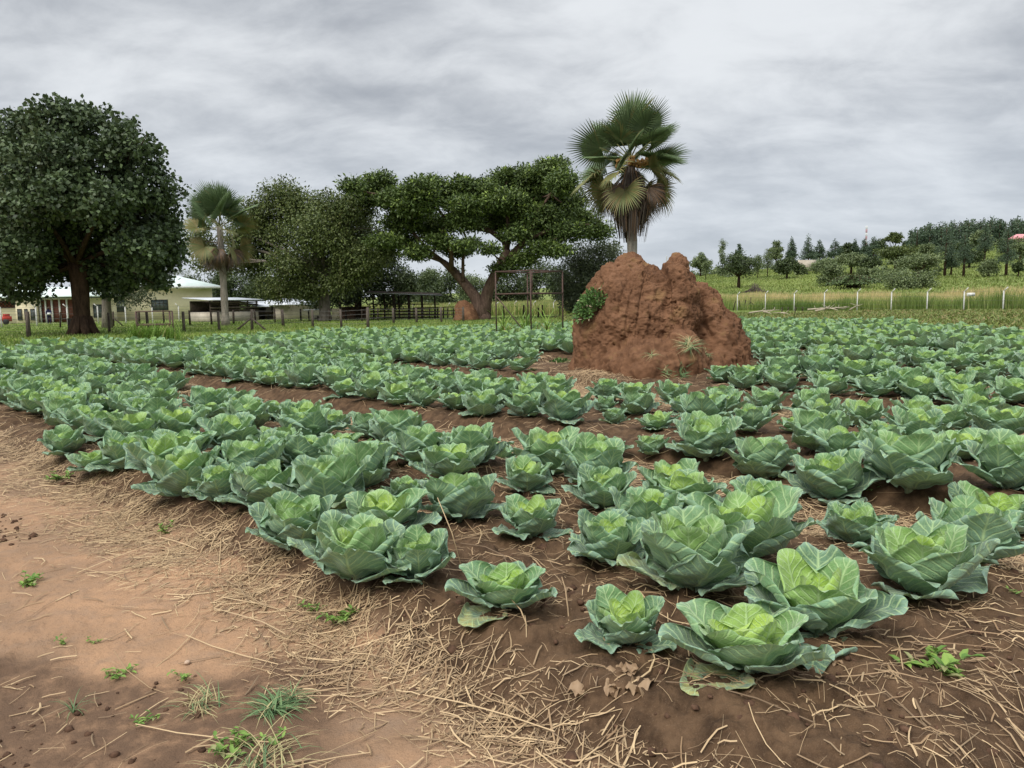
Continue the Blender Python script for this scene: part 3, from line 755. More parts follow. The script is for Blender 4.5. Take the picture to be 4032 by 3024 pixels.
# ------------------------------------------------------------------ weeds, tufts and small things near the camera
def broad_weed(rng, size, nst=5, nl=7, col=None, leafL=0.32, wl=0.5, up=0.6):
    mb = MB()
    for s in range(nst):
        az = rng.uniform(0, 6.28); el = rng.uniform(0.25, 1.0)*up*1.4; L = size*rng.uniform(0.5, 1.0)
        d = np.array((math.cos(az)*math.cos(el), math.sin(az)*math.cos(el), math.sin(el)))
        pts = np.array([d*L*q + np.array((0, 0, -0.10*L*q*q)) for q in np.linspace(0, 1, 4)]); pts[0, 2] = -0.01
        mb.tube(pts, np.linspace(size*0.018, size*0.008, 4), 4, (0.3, 0.3, 0))
        for k in range(nl):
            q = rng.uniform(0.25, 1.0); P = d*L*q + np.array((0, 0, -0.10*L*q*q)); a2 = rng.uniform(0, 6.28); e2 = rng.uniform(-0.1, 0.9)
            D = np.array((math.cos(a2)*math.cos(e2), math.sin(a2)*math.cos(e2), math.sin(e2))); N = np.array((-math.sin(e2)*math.cos(a2), -math.sin(e2)*math.sin(a2), math.cos(e2)))
            ll = size*leafL*rng.uniform(0.6, 1.1); Sd = np.cross(D, N); tip = D*ll - N*ll*0.22
            V = [P, P + D*ll*0.3 + Sd*ll*wl*0.46 + N*ll*0.05, P + D*ll*0.7 + Sd*ll*wl*0.34, P + tip, P + D*ll*0.7 - Sd*ll*wl*0.34, P + D*ll*0.3 - Sd*ll*wl*0.46 + N*ll*0.05]
            mb.add(V, [(0, 1, 2, 3), (0, 3, 4, 5)], (rng.random(), 0.0 if rng.random() > 0.1 else 0.8, 0))
    return mb
def tuft(rng, nb, L, w, spread=0.9, up=0.5, dry=0.15, rad0=0.02):
    mb = MB(); seg = 5
    for i in range(nb):
        az = rng.uniform(0, 6.28); ln = L*rng.uniform(0.5, 1.1); e = rng.uniform(up, up + spread); b0 = rng.uniform(0, rad0)*np.array((math.cos(az*3), math.sin(az*3), 0))
        el = e; p = b0.copy(); V = []; Sd = np.array((-math.sin(az), math.cos(az), 0)); dd = rng.uniform(0.8, 2.0)
        for k in range(seg):
            ww = w*(1 - (k/(seg-1))**1.6*0.93)*0.5
            V += [p + Sd*ww, p - Sd*ww]; p = p + ln/(seg-1)*np.array((math.cos(az)*math.cos(el), math.sin(az)*math.cos(el), math.sin(el))); el -= dd/(seg-1)
        mb.add(V, [(2*k, 2*k+1, 2*k+3, 2*k+2) for k in range(seg-1)], (rng.random(), 1.0 if rng.random() < dry else 0.0, 0))
    return mb
def put(o, px, py, label, cat, group=None, z=0.0):
    x, y = gp(px, py, 0.03); o.location = (x, y, zg1(x, y) + z); return tag(o, label, cat, group)
rng = np.random.default_rng(31); GW = 'small weeds on the bare path and bed edge'
for px, py, sz, ns, lb in [
    (640, 2090, 0.13, 6, 'pale broad-leaved weed sprouting alone in the straw of the left slope'),
    (240, 1885, 0.15, 9, 'leafy weed clump at the far end of the front bed edge, in straw'),
    (1330, 2455, 0.13, 9, 'bright green creeping weed in the straw left of the middle'),
    (1235, 2400, 0.09, 5, 'upright lime-green seedling in the straw beside the creeping weed'),
    (90, 2285, 0.12, 9, 'low olive-green weed mat on the bare path by the left frame edge'),
    (3690, 2750, 0.17, 9, 'bright green weed with pointed leaves on dark soil, bottom right corner'),
    (3740, 2395, 0.09, 5, 'little light-green weed under the right-end cabbage of the front row'),
    (460, 2630, 0.09, 7, 'flattened weed patch on brown path soil, left of the grass tuft'),
    (730, 2640, 0.08, 4, 'wilted dark green leaf cluster lying on the path beside the pebble'),
    (260, 2510, 0.07, 4, 'tiny green weed beside a bent straw, left side of the path'),
    (365, 2505, 0.05, 4, 'tiniest two-leaved seedling on the path'),
    (560, 2815, 0.08, 4, 'grey-green seedling at the end of a straw near the bottom edge'),
    (900, 2940, 0.11, 9, 'weed patch mixed with dry grass at the bottom edge, right of the seedling'),
    (1050, 2900, 0.08, 5, 'thin weed standing in dry grass below the grass tuft'),
    (2010, 2060+40, 0.07, 4, 'small weed at the foot of the pale-hearted cabbage'),
    (1360, 1475, 0.15, 6, 'green weed in the furrow left of the mound'),
    (1465, 1600, 0.16, 10, 'weed patch in the straw furrow behind the front bed'),
    (2660, 1855, 0.09, 4, 'weed seedling on the straw behind the second bed gap'),
    (3400, 1955, 0.10, 4, 'lime-green seedling on straw below the open second-bed cabbages'),
    (4010, 2415, 0.07, 4, 'small weed at the right frame edge on dark soil')]:
    put(broad_weed(rng, sz, ns, 7, up=0.35 if 'mat' in lb or 'flat' in lb else 0.6).build('weed', weed_mat, smooth=False), px, py, lb, 'weed', GW)
m = MT('tuft_blade'); a = m.attr('tint'); sc = m.n('ShaderNodeSeparateColor'); m.nt.links.new(a.outputs['Color'], sc.inputs[0])
tuft_mat = m.finish(m.mix(m.S(sc.outputs[1]), m.mix(m.S(sc.outputs[0]), (0.07, 0.135, 0.055), (0.16, 0.25, 0.10)), (0.42, 0.36, 0.18)), 0.5, spec=0.3, transl=0.1)
put(tuft(rng, 130, 0.17, 0.006, 0.6, 0.15, 0.12, 0.05).build('grass_tuft', tuft_mat, smooth=False), 1075, 2775, 'flattened tuft of long blue-green grass blades lying on the bare path', 'grass tuft')
put(tuft(rng, 60, 0.11, 0.004, 0.7, 0.4, 0.25, 0.03).build('grass_tuft', tuft_mat, smooth=False), 1150, 2735, 'short upright grass tuft behind the flattened one', 'grass tuft')
put(tuft(rng, 14, 0.13, 0.004, 0.7, 0.5, 0.0, 0.01).build('grass_tuft', tuft_mat, smooth=False), 285, 2770, 'sparse green grass sprig on the dark cloddy soil, bottom left', 'grass tuft')
put(tuft(rng, 70, 0.16, 0.004, 0.8, 0.2, 0.7, 0.08).build('grass_tuft', tuft_mat, smooth=False), 800, 2745, 'straggly half-dry grass between the dark clods and the flattened tuft', 'grass tuft')
put(tuft(rng, 90, 0.20, 0.004, 0.8, 0.2, 0.6, 0.15).build('grass_tuft', tuft_mat, smooth=False), 1020, 2985, 'half-dry grass mat cut by the bottom edge', 'grass tuft')
pb = MB(); blob(pb, (0, 0, 0.008), 0.013, rng, 0.15, (8, 12), squash=0.7)
put(pb.build('pebble', flat_mat('pebble_stone', (0.38, 0.27, 0.19), (0.50, 0.38, 0.28), 30, 0.6)), 735, 2583, 'small tan pebble lying on the bare path', 'pebble')
# crumpled dry leaves
def crumple(rng, r, mb):
    n = 12; P = np.zeros((n, n, 3)); U, V = np.meshgrid(np.linspace(-1, 1, n), np.linspace(-1, 1, n)); q = p3(U.ravel()*1.9 + rng.uniform(0, 50), V.ravel()*1.9)
    k = 1 - 0.25*np.maximum(np.abs(U), np.abs(V))**2
    P[..., 0] = U*r*k; P[..., 1] = V*r*0.75*k; P[..., 2] = r*0.40*fbm(q, 3, 5).reshape(n, n) + r*0.30
    mb.grid(P, (rng.uniform(0.3, 0.7), 0.1, 0))
dlm = plain_leaf('dead_leaf_skin', (0.24, 0.155, 0.09), (0.36, 0.25, 0.15), (0.15, 0.10, 0.06), 0.05)
for k in range(7):
    M = MB(); crumple(rng, rng.uniform(0.035, 0.065), M); o = put(M.build('dead_leaf', dlm), 2390 + rng.uniform(-110, 130), 2775 + rng.uniform(-40, 50), 'crumpled dead brown leaf in the heap before the corner cabbage', 'dead leaf', 'heap of crumpled dead leaves'); o.rotation_euler = (0, 0, rng.uniform(0, 6))
for px, py, lb in [(3290, 2735, 'pale straw-coloured dead leaf scrap on dark soil, right of the corner cabbage'), (3760, 2510, 'bleached leaf scrap on the right-hand soil slope'), (2240, 2410, 'reddish dead leaf under the small young cabbage')]:
    M = MB(); crumple(rng, 0.028, M); put(M.build('dead_leaf', bpy.data.materials['dead_leaf_skin']), px, py, lb, 'dead leaf')
# weeds growing on the mound
def mound_plant(px, py, mb, name, mat, label, sc=1.0, cat='weed'):
    P, N = on_mound(px, py); o = mb.build(name, mat, smooth=False); o.location = P
    o.rotation_euler = (Vector(N)*0.75 + Vector((0, 0, 0.35))).to_track_quat('Z', 'Y').to_euler(); o.scale = (sc,)*3; return tag(o, label, cat)
dk = plain_leaf('mound_shrub_leaf', (0.045, 0.10, 0.03), (0.12, 0.22, 0.05), (0.45, 0.38, 0.25))
def bushy(rng, R, nl, L, wr=0.45, flat=0.6):
    mb = MB(); D0 = rng.normal(0, 1, (nl, 3)); D0 /= np.linalg.norm(D0, axis=1)[:, None]; D0[:, 2] = np.abs(D0[:, 2])
    P = D0*(R*rng.uniform(0.25, 1, nl)**0.6)[:, None]*np.array((1, 1.25, flat)); D = D0 + rng.normal(0, 0.6, (nl, 3)); D /= np.linalg.norm(D, axis=1)[:, None]
    N = rng.normal(0, 0.5, (nl, 3)) + np.array((0, 0, 1.0)); N -= D*(N*D).sum(1)[:, None]; N /= np.linalg.norm(N, axis=1)[:, None]
    mb.leaves(P, D, N, L*rng.uniform(0.6, 1.2, nl), L*wr*rng.uniform(0.8, 1.2, nl), np.stack([rng.random(nl), (rng.random(nl) < 0.05)*1.0, np.zeros(nl)], 1))
    for k in range(14): mb.tube([(0, 0, 0), D0[k]*R*0.5, D0[k]*R*0.95*np.array((1, 1.25, flat))], [0.006, 0.004, 0.002], 4, (0.2, 0.5, 0))
    return mb
rng = np.random.default_rng(12)
mound_plant(2335, 1200, bushy(rng, 0.36, 1300, 0.085), 'shrub', dk, 'dark leafy shrub clinging to the left face of the termite mound', 1.0, 'shrub')
mound_plant(2715, 1365, tuft(rng, 90, 0.32, 0.010, 0.9, 0.1, 0.45, 0.10), 'grass_tuft', tuft_mat, 'drooping half-dry grass tuft on the lower right face of the mound', cat='grass tuft')
mound_plant(2775, 1395, tuft(rng, 60, 0.26, 0.009, 0.9, 0.1, 0.3, 0.08), 'grass_tuft', tuft_mat, 'smaller grass tuft right of the drooping one on the mound', cat='grass tuft')
mound_plant(2565, 1400, tuft(rng, 22, 0.22, 0.008, 0.9, 0.1, 0.6, 0.03), 'grass_tuft', tuft_mat, 'thin wisp of grass low on the middle of the mound', cat='grass tuft')
mound_plant(2680, 1470, tuft(rng, 60, 0.24, 0.012, 0.9, 0.3, 0.1, 0.12), 'grass_tuft', tuft_mat, 'green grass tuft at the front foot of the mound', cat='grass tuft')
mound_plant(2620, 1465, tuft(rng, 40, 0.16, 0.010, 0.9, 0.3, 0.2, 0.10), 'grass_tuft', tuft_mat, 'short grass at the front foot of the mound, left of the greener tuft', cat='grass tuft')
for px, py, R, lb in [(2225, 1395, 0.26, 'leafy green weed climbing the left foot of the mound'), (2205, 1445, 0.30, 'broad patch of green weeds at the base left of the mound')]:
    o = bushy(rng, R, 500, 0.085).build('weed', dk, smooth=False); x, y = gp(px, py, 0.0); o.location = (x, y, zg1(x, y)); tag(o, lb, 'weed')
for px, py, nb, L, lb in [(2370, 1490, 60, 0.3, 'dry grass clump on the straw at the front left of the mound'), (2950, 1465, 90, 0.25, 'green grass fringe at the right foot of the mound'), (2905, 1475, 60, 0.2, 'short grass beside the right foot of the mound')]:
    o = tuft(rng, nb, L, 0.01, 0.9, 0.3, 0.5 if 'dry' in lb else 0.1, 0.25).build('grass_tuft', tuft_mat, smooth=False); x, y = gp(px, py, 0.0); o.location = (x, y, zg1(x, y)); tag(o, lb, 'grass tuft')
# thin straws standing against cabbages in front
for (ax, ay, bx, by, h, lb) in [(945*1.8228, 1075*1.8228, 1000*1.8228, 1245*1.8228, 0.42, 'long pale straw leaning upright against the dark bowl cabbage'), (1100*1.8228, 1290*1.8228, 1140*1.8228, 1375*1.8228, 0.22, 'long straw sloping down from the lime-hearted cabbage')]:
    x1, y1 = gp(bx, by, 0.12); B_ = np.array((x1, y1, zg1(x1, y1) + 0.005)); A_ = at(ax, ay, y1 + 0.10)
    M = MB(); M.tube([B_, (A_ + B_)/2 + np.array((0.01, 0, 0.01)), A_], [0.003, 0.0028, 0.002], 5, (0.8, 0, 0)); tag(M.build('straw_stalk', straw_mat), lb, 'straw')

# ------------------------------------------------------------------ metal frames
rust = flat_mat('rusty_steel', (0.050, 0.032, 0.028), (0.115, 0.065, 0.048), 12, 0.75, 0.3, 0.002, 0.4)
fr = empty('metal_frame', (0.6, 27.3, 0), 0, 'tall rusty empty metal frame on four legs standing among the cabbages', 'metal frame')
A4 = [np.array((-0.54, 27.4)), np.array((0.72, 26.6)), np.array((1.95, 27.9)), np.array((0.66, 28.75))]
ztop = [at(1949, 1073, A4[0][1])[2], at(2090, 1065, A4[1][1])[2], at(2213, 1065, A4[2][1])[2]]; ztop = float(np.mean(ztop)); zmid = float(at(2093, 1155, A4[1][1])[2])
def fpart(name, a, b, w_=0.035, mat=None, root=None, off=(0.6, 27.3, 0)):
    M = MB(); M.bar(np.array(a, float) - off, np.array(b, float) - off, w_); return M.build(name, mat or rust, root or fr, smooth=False)
for p in A4: fpart('leg', (p[0], p[1], zg1(*p) - 0.05), (p[0], p[1], ztop - 0.01), 0.05)
for i in range(4):
    a_, b_ = A4[i], A4[(i+1) % 4]
    fpart('top_rail', (*a_, ztop), (*b_, ztop), 0.048); fpart('middle_rail', (*a_, zmid), (*b_, zmid), 0.055)
fpart('brace', (*A4[0], zmid - 0.05), (A4[1][0] - 0.05, A4[1][1], zg1(*A4[1]) + 0.05), 0.03)
mdp = (A4[0] + A4[1])/2 * 0.4 + A4[1]*0.6
fpart('upright', (*((A4[2] + A4[1])/2 - np.array((0.55, 0.3))), zmid), (*((A4[2] + A4[1])/2 - np.array((0.55, 0.3))), ztop), 0.04)
# tall grass around the frame
rng = np.random.default_rng(44)
tall_mat = plain_leaf('tall_grass_blade', (0.10, 0.20, 0.03), (0.25, 0.38, 0.07), (0.40, 0.33, 0.15), 0.2)
cnt = 0
for k in range(11):
    x = rng.uniform(-0.6, 2.0); y = rng.uniform(26.9, 28.9); h_ = rng.uniform(0.45, 0.8) if k % 3 else rng.uniform(1.2, 1.75)
    names = ['tallest arching grass clump inside the metal frame', 'low clump', 'low clump2']
    o = tuft(rng, 26 if h_ < 1 else 16, h_*1.25, 0.035 if h_ < 1 else 0.055, 0.55, 0.95, 0.12, 0.18).build('grass_clump', tall_mat, smooth=False); o.location = (x, y, zg1(x, y))
    tag(o, 'tall arching broad-bladed grass at the feet of the metal frame' if h_ > 1 else 'low bushy grass at the feet of the metal frame', 'grass clump', 'grass growing at the metal frame')
fx = [gp(540, 1331, 0), gp(687, 1340, 0), gp(672, 1284, 0), gp(533, 1290, 0)]
dF = fx[1][1]; B4 = [at(542, 1330, dF)[:2], at(685, 1340, dF)[:2], at(682, 1330, dF + 2.0)[:2] + np.array((-0.1, 0)), at(545, 1330, dF + 2.0)[:2]]
zt2 = float(at(687, 1225, dF)[2]); zm2 = float(at(687, 1278, dF)[2])
f2 = empty('metal_frame', (B4[0][0], B4[0][1], 0), 0, 'low rusty metal frame over tall grass beside the big dark tree', 'metal frame'); of = np.array((B4[0][0], B4[0][1], 0))
for p in B4: fpart('leg', (p[0], p[1], zg1(*p) - 0.05), (p[0], p[1], zt2 - 0.01), 0.06, None, f2, of)
for i in range(4):
    a_, b_ = B4[i], B4[(i+1) % 4]; fpart('top_rail', (*a_, zt2), (*b_, zt2), 0.04, None, f2, of); fpart('middle_rail', (*a_, zm2), (*b_, zm2), 0.06, None, f2, of)
for k in range(5):
    px = 540 + 32*k; x, y, _ = at(px, 1335, dF - 0.3 + 0.4*(k % 2)); o = tuft(rng, 130, 1.15, 0.03, 0.4, 1.1, 0.05, 0.5).build('grass_clump', tall_mat, smooth=False); o.location = (x, y, zg1(x, y))
    tag(o, 'upright green grass clump growing through the low metal frame', 'grass clump', 'grass growing through the low frame')
# bits lying in the field
for px, py, lb, s_ in [(3440, 1392, 'flat tan stone lying in the third furrow beyond the mound', 0.28), (958, 1332, 'tan slab of dry earth at the far left edge of the field', 0.7), (1520, 1370, 'rounded tan stone among cabbages in the middle distance', 0.22)]:
    M = MB(); blob(M, (0, 0, 0), (s_, s_*0.6, s_*0.35), rng, 0.2, (9, 14)); o = M.build('stone', bpy.data.materials['pebble_stone']); x, y = gp(px, py, 0.1); o.location = (x, y, zg1(x, y) + 0.1); tag(o, lb, 'stone')
# ------------------------------------------------------------------ trees
def bark(name, c1, c2, sc=6): return flat_mat(name, c1, c2, sc, 0.95, 0.8, 0.05, 0.1, (1, 1, 0.25))
def crown_mat(name, dark, light, tip, tr=0.12):
    m = MT(name); a = m.attr('tint'); sc = m.n('ShaderNodeSeparateColor'); m.nt.links.new(a.outputs['Color'], sc.inputs[0])
    r, g_, b_ = (m.S(sc.outputs[i]) for i in range(3))
    c = m.mix(r, dark, light); c = m.mix(g_, c, tip)
    return m.finish(c, 0.5, spec=0.3, transl=tr)
def crown(mb, blobs, rng, npb, leaf, wr=0.6, clump=24, shell=0.55, cr=0.33, tipf=0.0, zsq=1.0, up=0.35, hang=0.0, minx=-1e9):
    """blobs: list of (centre, radii). Leaves in clumps spread over the outer volume of the blobs."""
    C = np.array([b[0] for b in blobs]); R = np.array([b[1] for b in blobs])
    ar = (R[:, 0]*R[:, 2]); tot = ar.sum()
    for (c, r), a_ in zip(zip(C, R), ar):
        ncl = max(2, int(npb*a_/tot/clump))
        D = rng.normal(0, 1, (ncl, 3)); D /= np.linalg.norm(D, axis=1)[:, None]
        q = (shell + (1.12 - shell)*rng.random(ncl)**0.75)[:, None]
        cc = c + D*q*r
        n = ncl*clump; ci = np.repeat(np.arange(ncl), clump)
        rad_c = cr*(0.7 + 0.6*rng.random(ncl))[ci][:, None]
        o = rng.normal(0, 1, (n, 3)); o /= np.linalg.norm(o, axis=1)[:, None]; o *= rng.random((n, 1))**0.5
        o[:, 2] *= zsq
        P = cc[ci] + o*rad_c
        Dn = o/ (np.linalg.norm(o, axis=1)[:, None] + 1e-6)*0.8 + rng.normal(0, 0.6, (n, 3)) + np.array((0, 0, -hang)); Dn /= np.linalg.norm(Dn, axis=1)[:, None]
        N = D[ci]*0.5 + rng.normal(0, 0.6, (n, 3)) + np.array((0, 0, up)); N -= Dn*(N*Dn).sum(1)[:, None]; N /= np.linalg.norm(N, axis=1)[:, None] + 1e-6
        tn = np.clip(0.5 + 0.22*rng.normal(0, 1, ncl)[ci] + 0.22*rng.normal(0, 1, n), 0, 1)
        tp = (rng.random(ncl) < tipf)[ci]*(o[:, 2] > 0)*rng.uniform(0.3, 1, n)
        L = leaf*rng.uniform(0.7, 1.25, n)
        mb.leaves(P, Dn, N, L, L*wr, np.stack([tn, tp, np.zeros(n)], 1))
def bez(a, b, c, n=7):
    t = np.linspace(0, 1, n)[:, None]; return (1-t)**2*np.array(a) + 2*t*(1-t)*np.array(b) + t*t*np.array(c)
def limbs(mb, base, blobs, rng, r0, sub=3, lift=0.35, wig=0.15):
    base = np.array(base, float)
    for c, r in blobs:
        c = np.array(c, float); L = np.linalg.norm(c - base)
        mid = base + (c - base)*0.45 + np.array((0, 0, L*lift*0.3)) + rng.normal(0, wig, 3)
        P = bez(base, mid, c); rr = r0*np.clip(0.45 + 0.25*math.log(1 + np.prod(r)**0.33), 0.3, 0.9)
        mb.tube(P, np.linspace(rr, rr*0.22, 7), 6)
        for s in range(sub):
            i = rng.integers(3, 6); e = c + rng.normal(0, 0.6, 3)*np.array(r); mb.tube(bez(P[i], (P[i] + e)/2 + rng.normal(0, wig, 3), e, 5), np.linspace(rr*0.35, rr*0.06, 5), 4)
def px_blobs(lst, Y, rng, depth=None, s=1.8228, jit=0.5, pad=0.88):
    out = []
    for b in lst:
        px, py, rx, ry = b[:4]; dy = b[4] if len(b) > 4 else rng.uniform(-jit, jit)*(depth or 0)
        y = Y + dy; c = at(px*s, py*s, y); k = s/F*y*pad; out.append((c, np.array((rx*k, (rx+ry)/2*k*1.1, ry*k))))
    return out
def rel(bl, o): return [(np.array(c) - o, r) for c, r in bl]
def tree(label, cat, px, py, Y, trunk, blobs_px, bm, cm, seed, nleaf, leaf, group=None, name='tree', trunk_sides=14, extra=None, limb_r=None, **kw):
    rng = np.random.default_rng(seed); b0 = at(px*1.8228, py*1.8228, Y); o = np.array((b0[0], Y, zg1(b0[0], Y) - 0.05))
    root = empty(name, tuple(o), 0, label, cat, group)
    bl = rel(px_blobs(blobs_px, Y, rng, kw.pop('depth', 2.5), pad=kw.pop('pad', 0.88)), o)
    tb = MB(); top = np.array(trunk[-1][0:3], float)
    for tr in ([trunk] if not isinstance(trunk[0][0], (list, tuple)) else trunk):
        P = np.array([t[:3] for t in tr], float); tb.tube(P, [t[3] for t in tr], trunk_sides)
        top = P[-1]
    if limb_r:
        sel = bl if len(bl) < 12 else [bl[i] for i in rng.choice(len(bl), 12, replace=False)]
        limbs(tb, top - np.array((0, 0, 0.3)), sel, rng, limb_r)
    if extra: extra(tb, o, bl, rng)
    tb.build('trunk', bm, root)
    mb = MB()
    if extra and extra.__name__ == 'vines': mb = vb
    crown(mb, bl, rng, nleaf, leaf, **kw); mb.build('crown', cm, root, smooth=False)
    return root, o, bl
bk_dark = bark('bark_dark', (0.030, 0.020, 0.014), (0.095, 0.060, 0.040)); bk_grey = bark('bark_grey', (0.10, 0.085, 0.070), (0.24, 0.21, 0.18))
bk_red = bark('bark_brown', (0.060, 0.040, 0.030), (0.155, 0.105, 0.078)); bk_pale = bark('bark_pale', (0.17, 0.15, 0.125), (0.36, 0.32, 0.27))
c_big = crown_mat('big_tree_leaf', (0.028, 0.048, 0.020), (0.115, 0.165, 0.070), (0.15, 0.22, 0.07))
c_olive = crown_mat('olive_leaf', (0.048, 0.075, 0.020), (0.150, 0.185, 0.055), (0.17, 0.16, 0.07))
c_dark = crown_mat('dark_leaf', (0.028, 0.046, 0.018), (0.090, 0.125, 0.042), (0.14, 0.19, 0.05))
c_umb = crown_mat('umbrella_leaf', (0.038, 0.068, 0.018), (0.135, 0.190, 0.050), (0.26, 0.36, 0.07))
c_grey = crown_mat('grey_green_leaf', (0.070, 0.090, 0.050), (0.170, 0.200, 0.115), (0.16, 0.18, 0.11))
c_hill = crown_mat('hill_leaf', (0.080, 0.115, 0.050), (0.190, 0.235, 0.100), (0.16, 0.18, 0.07))
c_pine = crown_mat('pine_needle', (0.040, 0.070, 0.042), (0.095, 0.140, 0.075), (0.12, 0.16, 0.07))
c_feath = crown_mat('feather_leaf', (0.05, 0.085, 0.03), (0.13, 0.19, 0.06), (0.2, 0.24, 0.08))

# big dark round tree on the left
T1 = [(120,275,85,52),(210,285,80,52),(45,305,75,55),(285,330,62,50),(320,405,58,50),(0,390,85,70),(100,370,95,70),(205,380,90,70),(330,465,58,48),(0,490,80,70),(90,480,90,62),
      (185,490,70,55),(275,480,75,58),(345,520,48,42),(20,575,80,50),(105,585,55,32),(275,575,85,45),(345,590,42,30),(235,610,48,34),(50,630,55,18),(165,545,70,40),(-60,420,70,70),(-70,520,70,70),(130,330,60,40,-3.5),(60,440,60,50,-4),(230,440,60,50,-4),(150,420,70,50,-4.2),(60,540,60,40,-3.5),(290,540,50,36,-3.2),(398,415,9,10,0),(372,545,24,28)]
def roots(tb, o, bl, rng):
    for k in range(7):
        a = k*0.9; tb.tube([(math.cos(a)*0.32, math.sin(a)*0.32, 1.1), (math.cos(a)*0.52, math.sin(a)*0.52, 0.4), (math.cos(a)*0.80, math.sin(a)*0.80, -0.05)], [0.22, 0.24, 0.20], 8)
    for dx_, r_ in ((-0.24, 0.27), (0.22, 0.30)): tb.tube([(dx_*0.6, 0, 0.2), (dx_*0.8, -0.05, 1.6), (dx_*1.2, 0, 3.4), (dx_*2.2, 0, 4.6)], [r_*1.1, r_, r_*0.9, r_*0.6], 12)
tree('huge round tree with dark glossy leaves and a thick furrowed trunk, left edge', 'tree', 181, 722, 44.0, [(0.0, 0, -0.1, 0.55), (0.05, 0, 0.5, 0.45), (-0.03, 0, 1.6, 0.38), (-0.08, 0, 3.4, 0.36), (-0.1, 0, 4.4, 0.36)],
     T1, bk_dark, c_big, 11, 74000, 0.25, wr=0.82, clump=22, shell=0.60, cr=0.42, extra=roots, limb_r=0.30, depth=4, up=0.5)
# pale-trunked tree behind it
tree('smaller tree with a pale bare trunk, standing behind the huge dark tree', 'tree', 232, 706, 58.0, [(0, 0, 0, 0.42), (0.05, 0, 1.5, 0.34), (0.1, 0, 3.6, 0.28)],
     [(250,600,70,40),(320,590,50,36),(345,555,34,30),(290,640,40,16),(210,590,60,40)], bk_pale, c_grey, 12, 14000, 0.20, wr=0.5, shell=0.3, cr=0.5, limb_r=0.16, depth=3)
# broad olive tree with vines
def vines(tb, o, bl, rng):
    global vb; vb = MB()
    for k in range(46):
        c, r = bl[int(rng.integers(len(bl)))]; p = np.array(c) + rng.normal(0, 0.5, 3)*r; L = rng.uniform(0.8, 2.6)
        vb.tube([p, p + np.array((rng.normal(0, .15), 0, -L*0.5)), p + np.array((rng.normal(0, .2), 0, -L))], [0.03, 0.022, 0.012], 3, (0.9, 0.8, 0))
T3 = [(612,428,52,38),(560,462,42,34),(655,455,55,40),(715,450,50,34),(770,448,46,36),(590,505,66,40),(520,505,34,30),(690,505,75,46),(765,500,60,46),(548,560,52,36),(625,575,56,38),(700,570,66,46),(775,560,60,46),(835,530,34,36),(600,625,52,22),(668,618,50,28),(500,560,30,24),(735,610,40,26),(430,520,30,26),(447,560,34,22),(432,480,20,16),(505,470,16,16)]
tree('broad spreading olive-green tree with hanging vines, centre left behind the fence', 'tree', 703, 694, 70.0, [(0, 0, -0.1, 0.75), (0, 0, 0.6, 0.55), (-0.05, 0, 2.6, 0.46), (0.1, 0, 4.6, 0.40)],
     T3, bk_grey, c_olive, 13, 88000, 0.26, wr=0.48, clump=20, shell=0.30, cr=0.85, extra=vines, limb_r=0.34, depth=5, hang=0.4, tipf=0.08)
tree('dark green dense tree behind the open timber shelter', 'tree', 775, 690, 78.0, [(0, 0, 0, 0.4), (0, 0, 2.5, 0.32), (0, 0, 4, 0.25)],
     [(825,590,62,46),(782,615,52,38),(872,615,40,36),(740,640,40,22),(800,555,55,40),(845,645,40,18),(765,570,40,36),(700,645,50,18)], bk_dark, c_dark, 14, 22000, 0.26, wr=0.6, shell=0.45, cr=0.7, limb_r=0.2, depth=4)
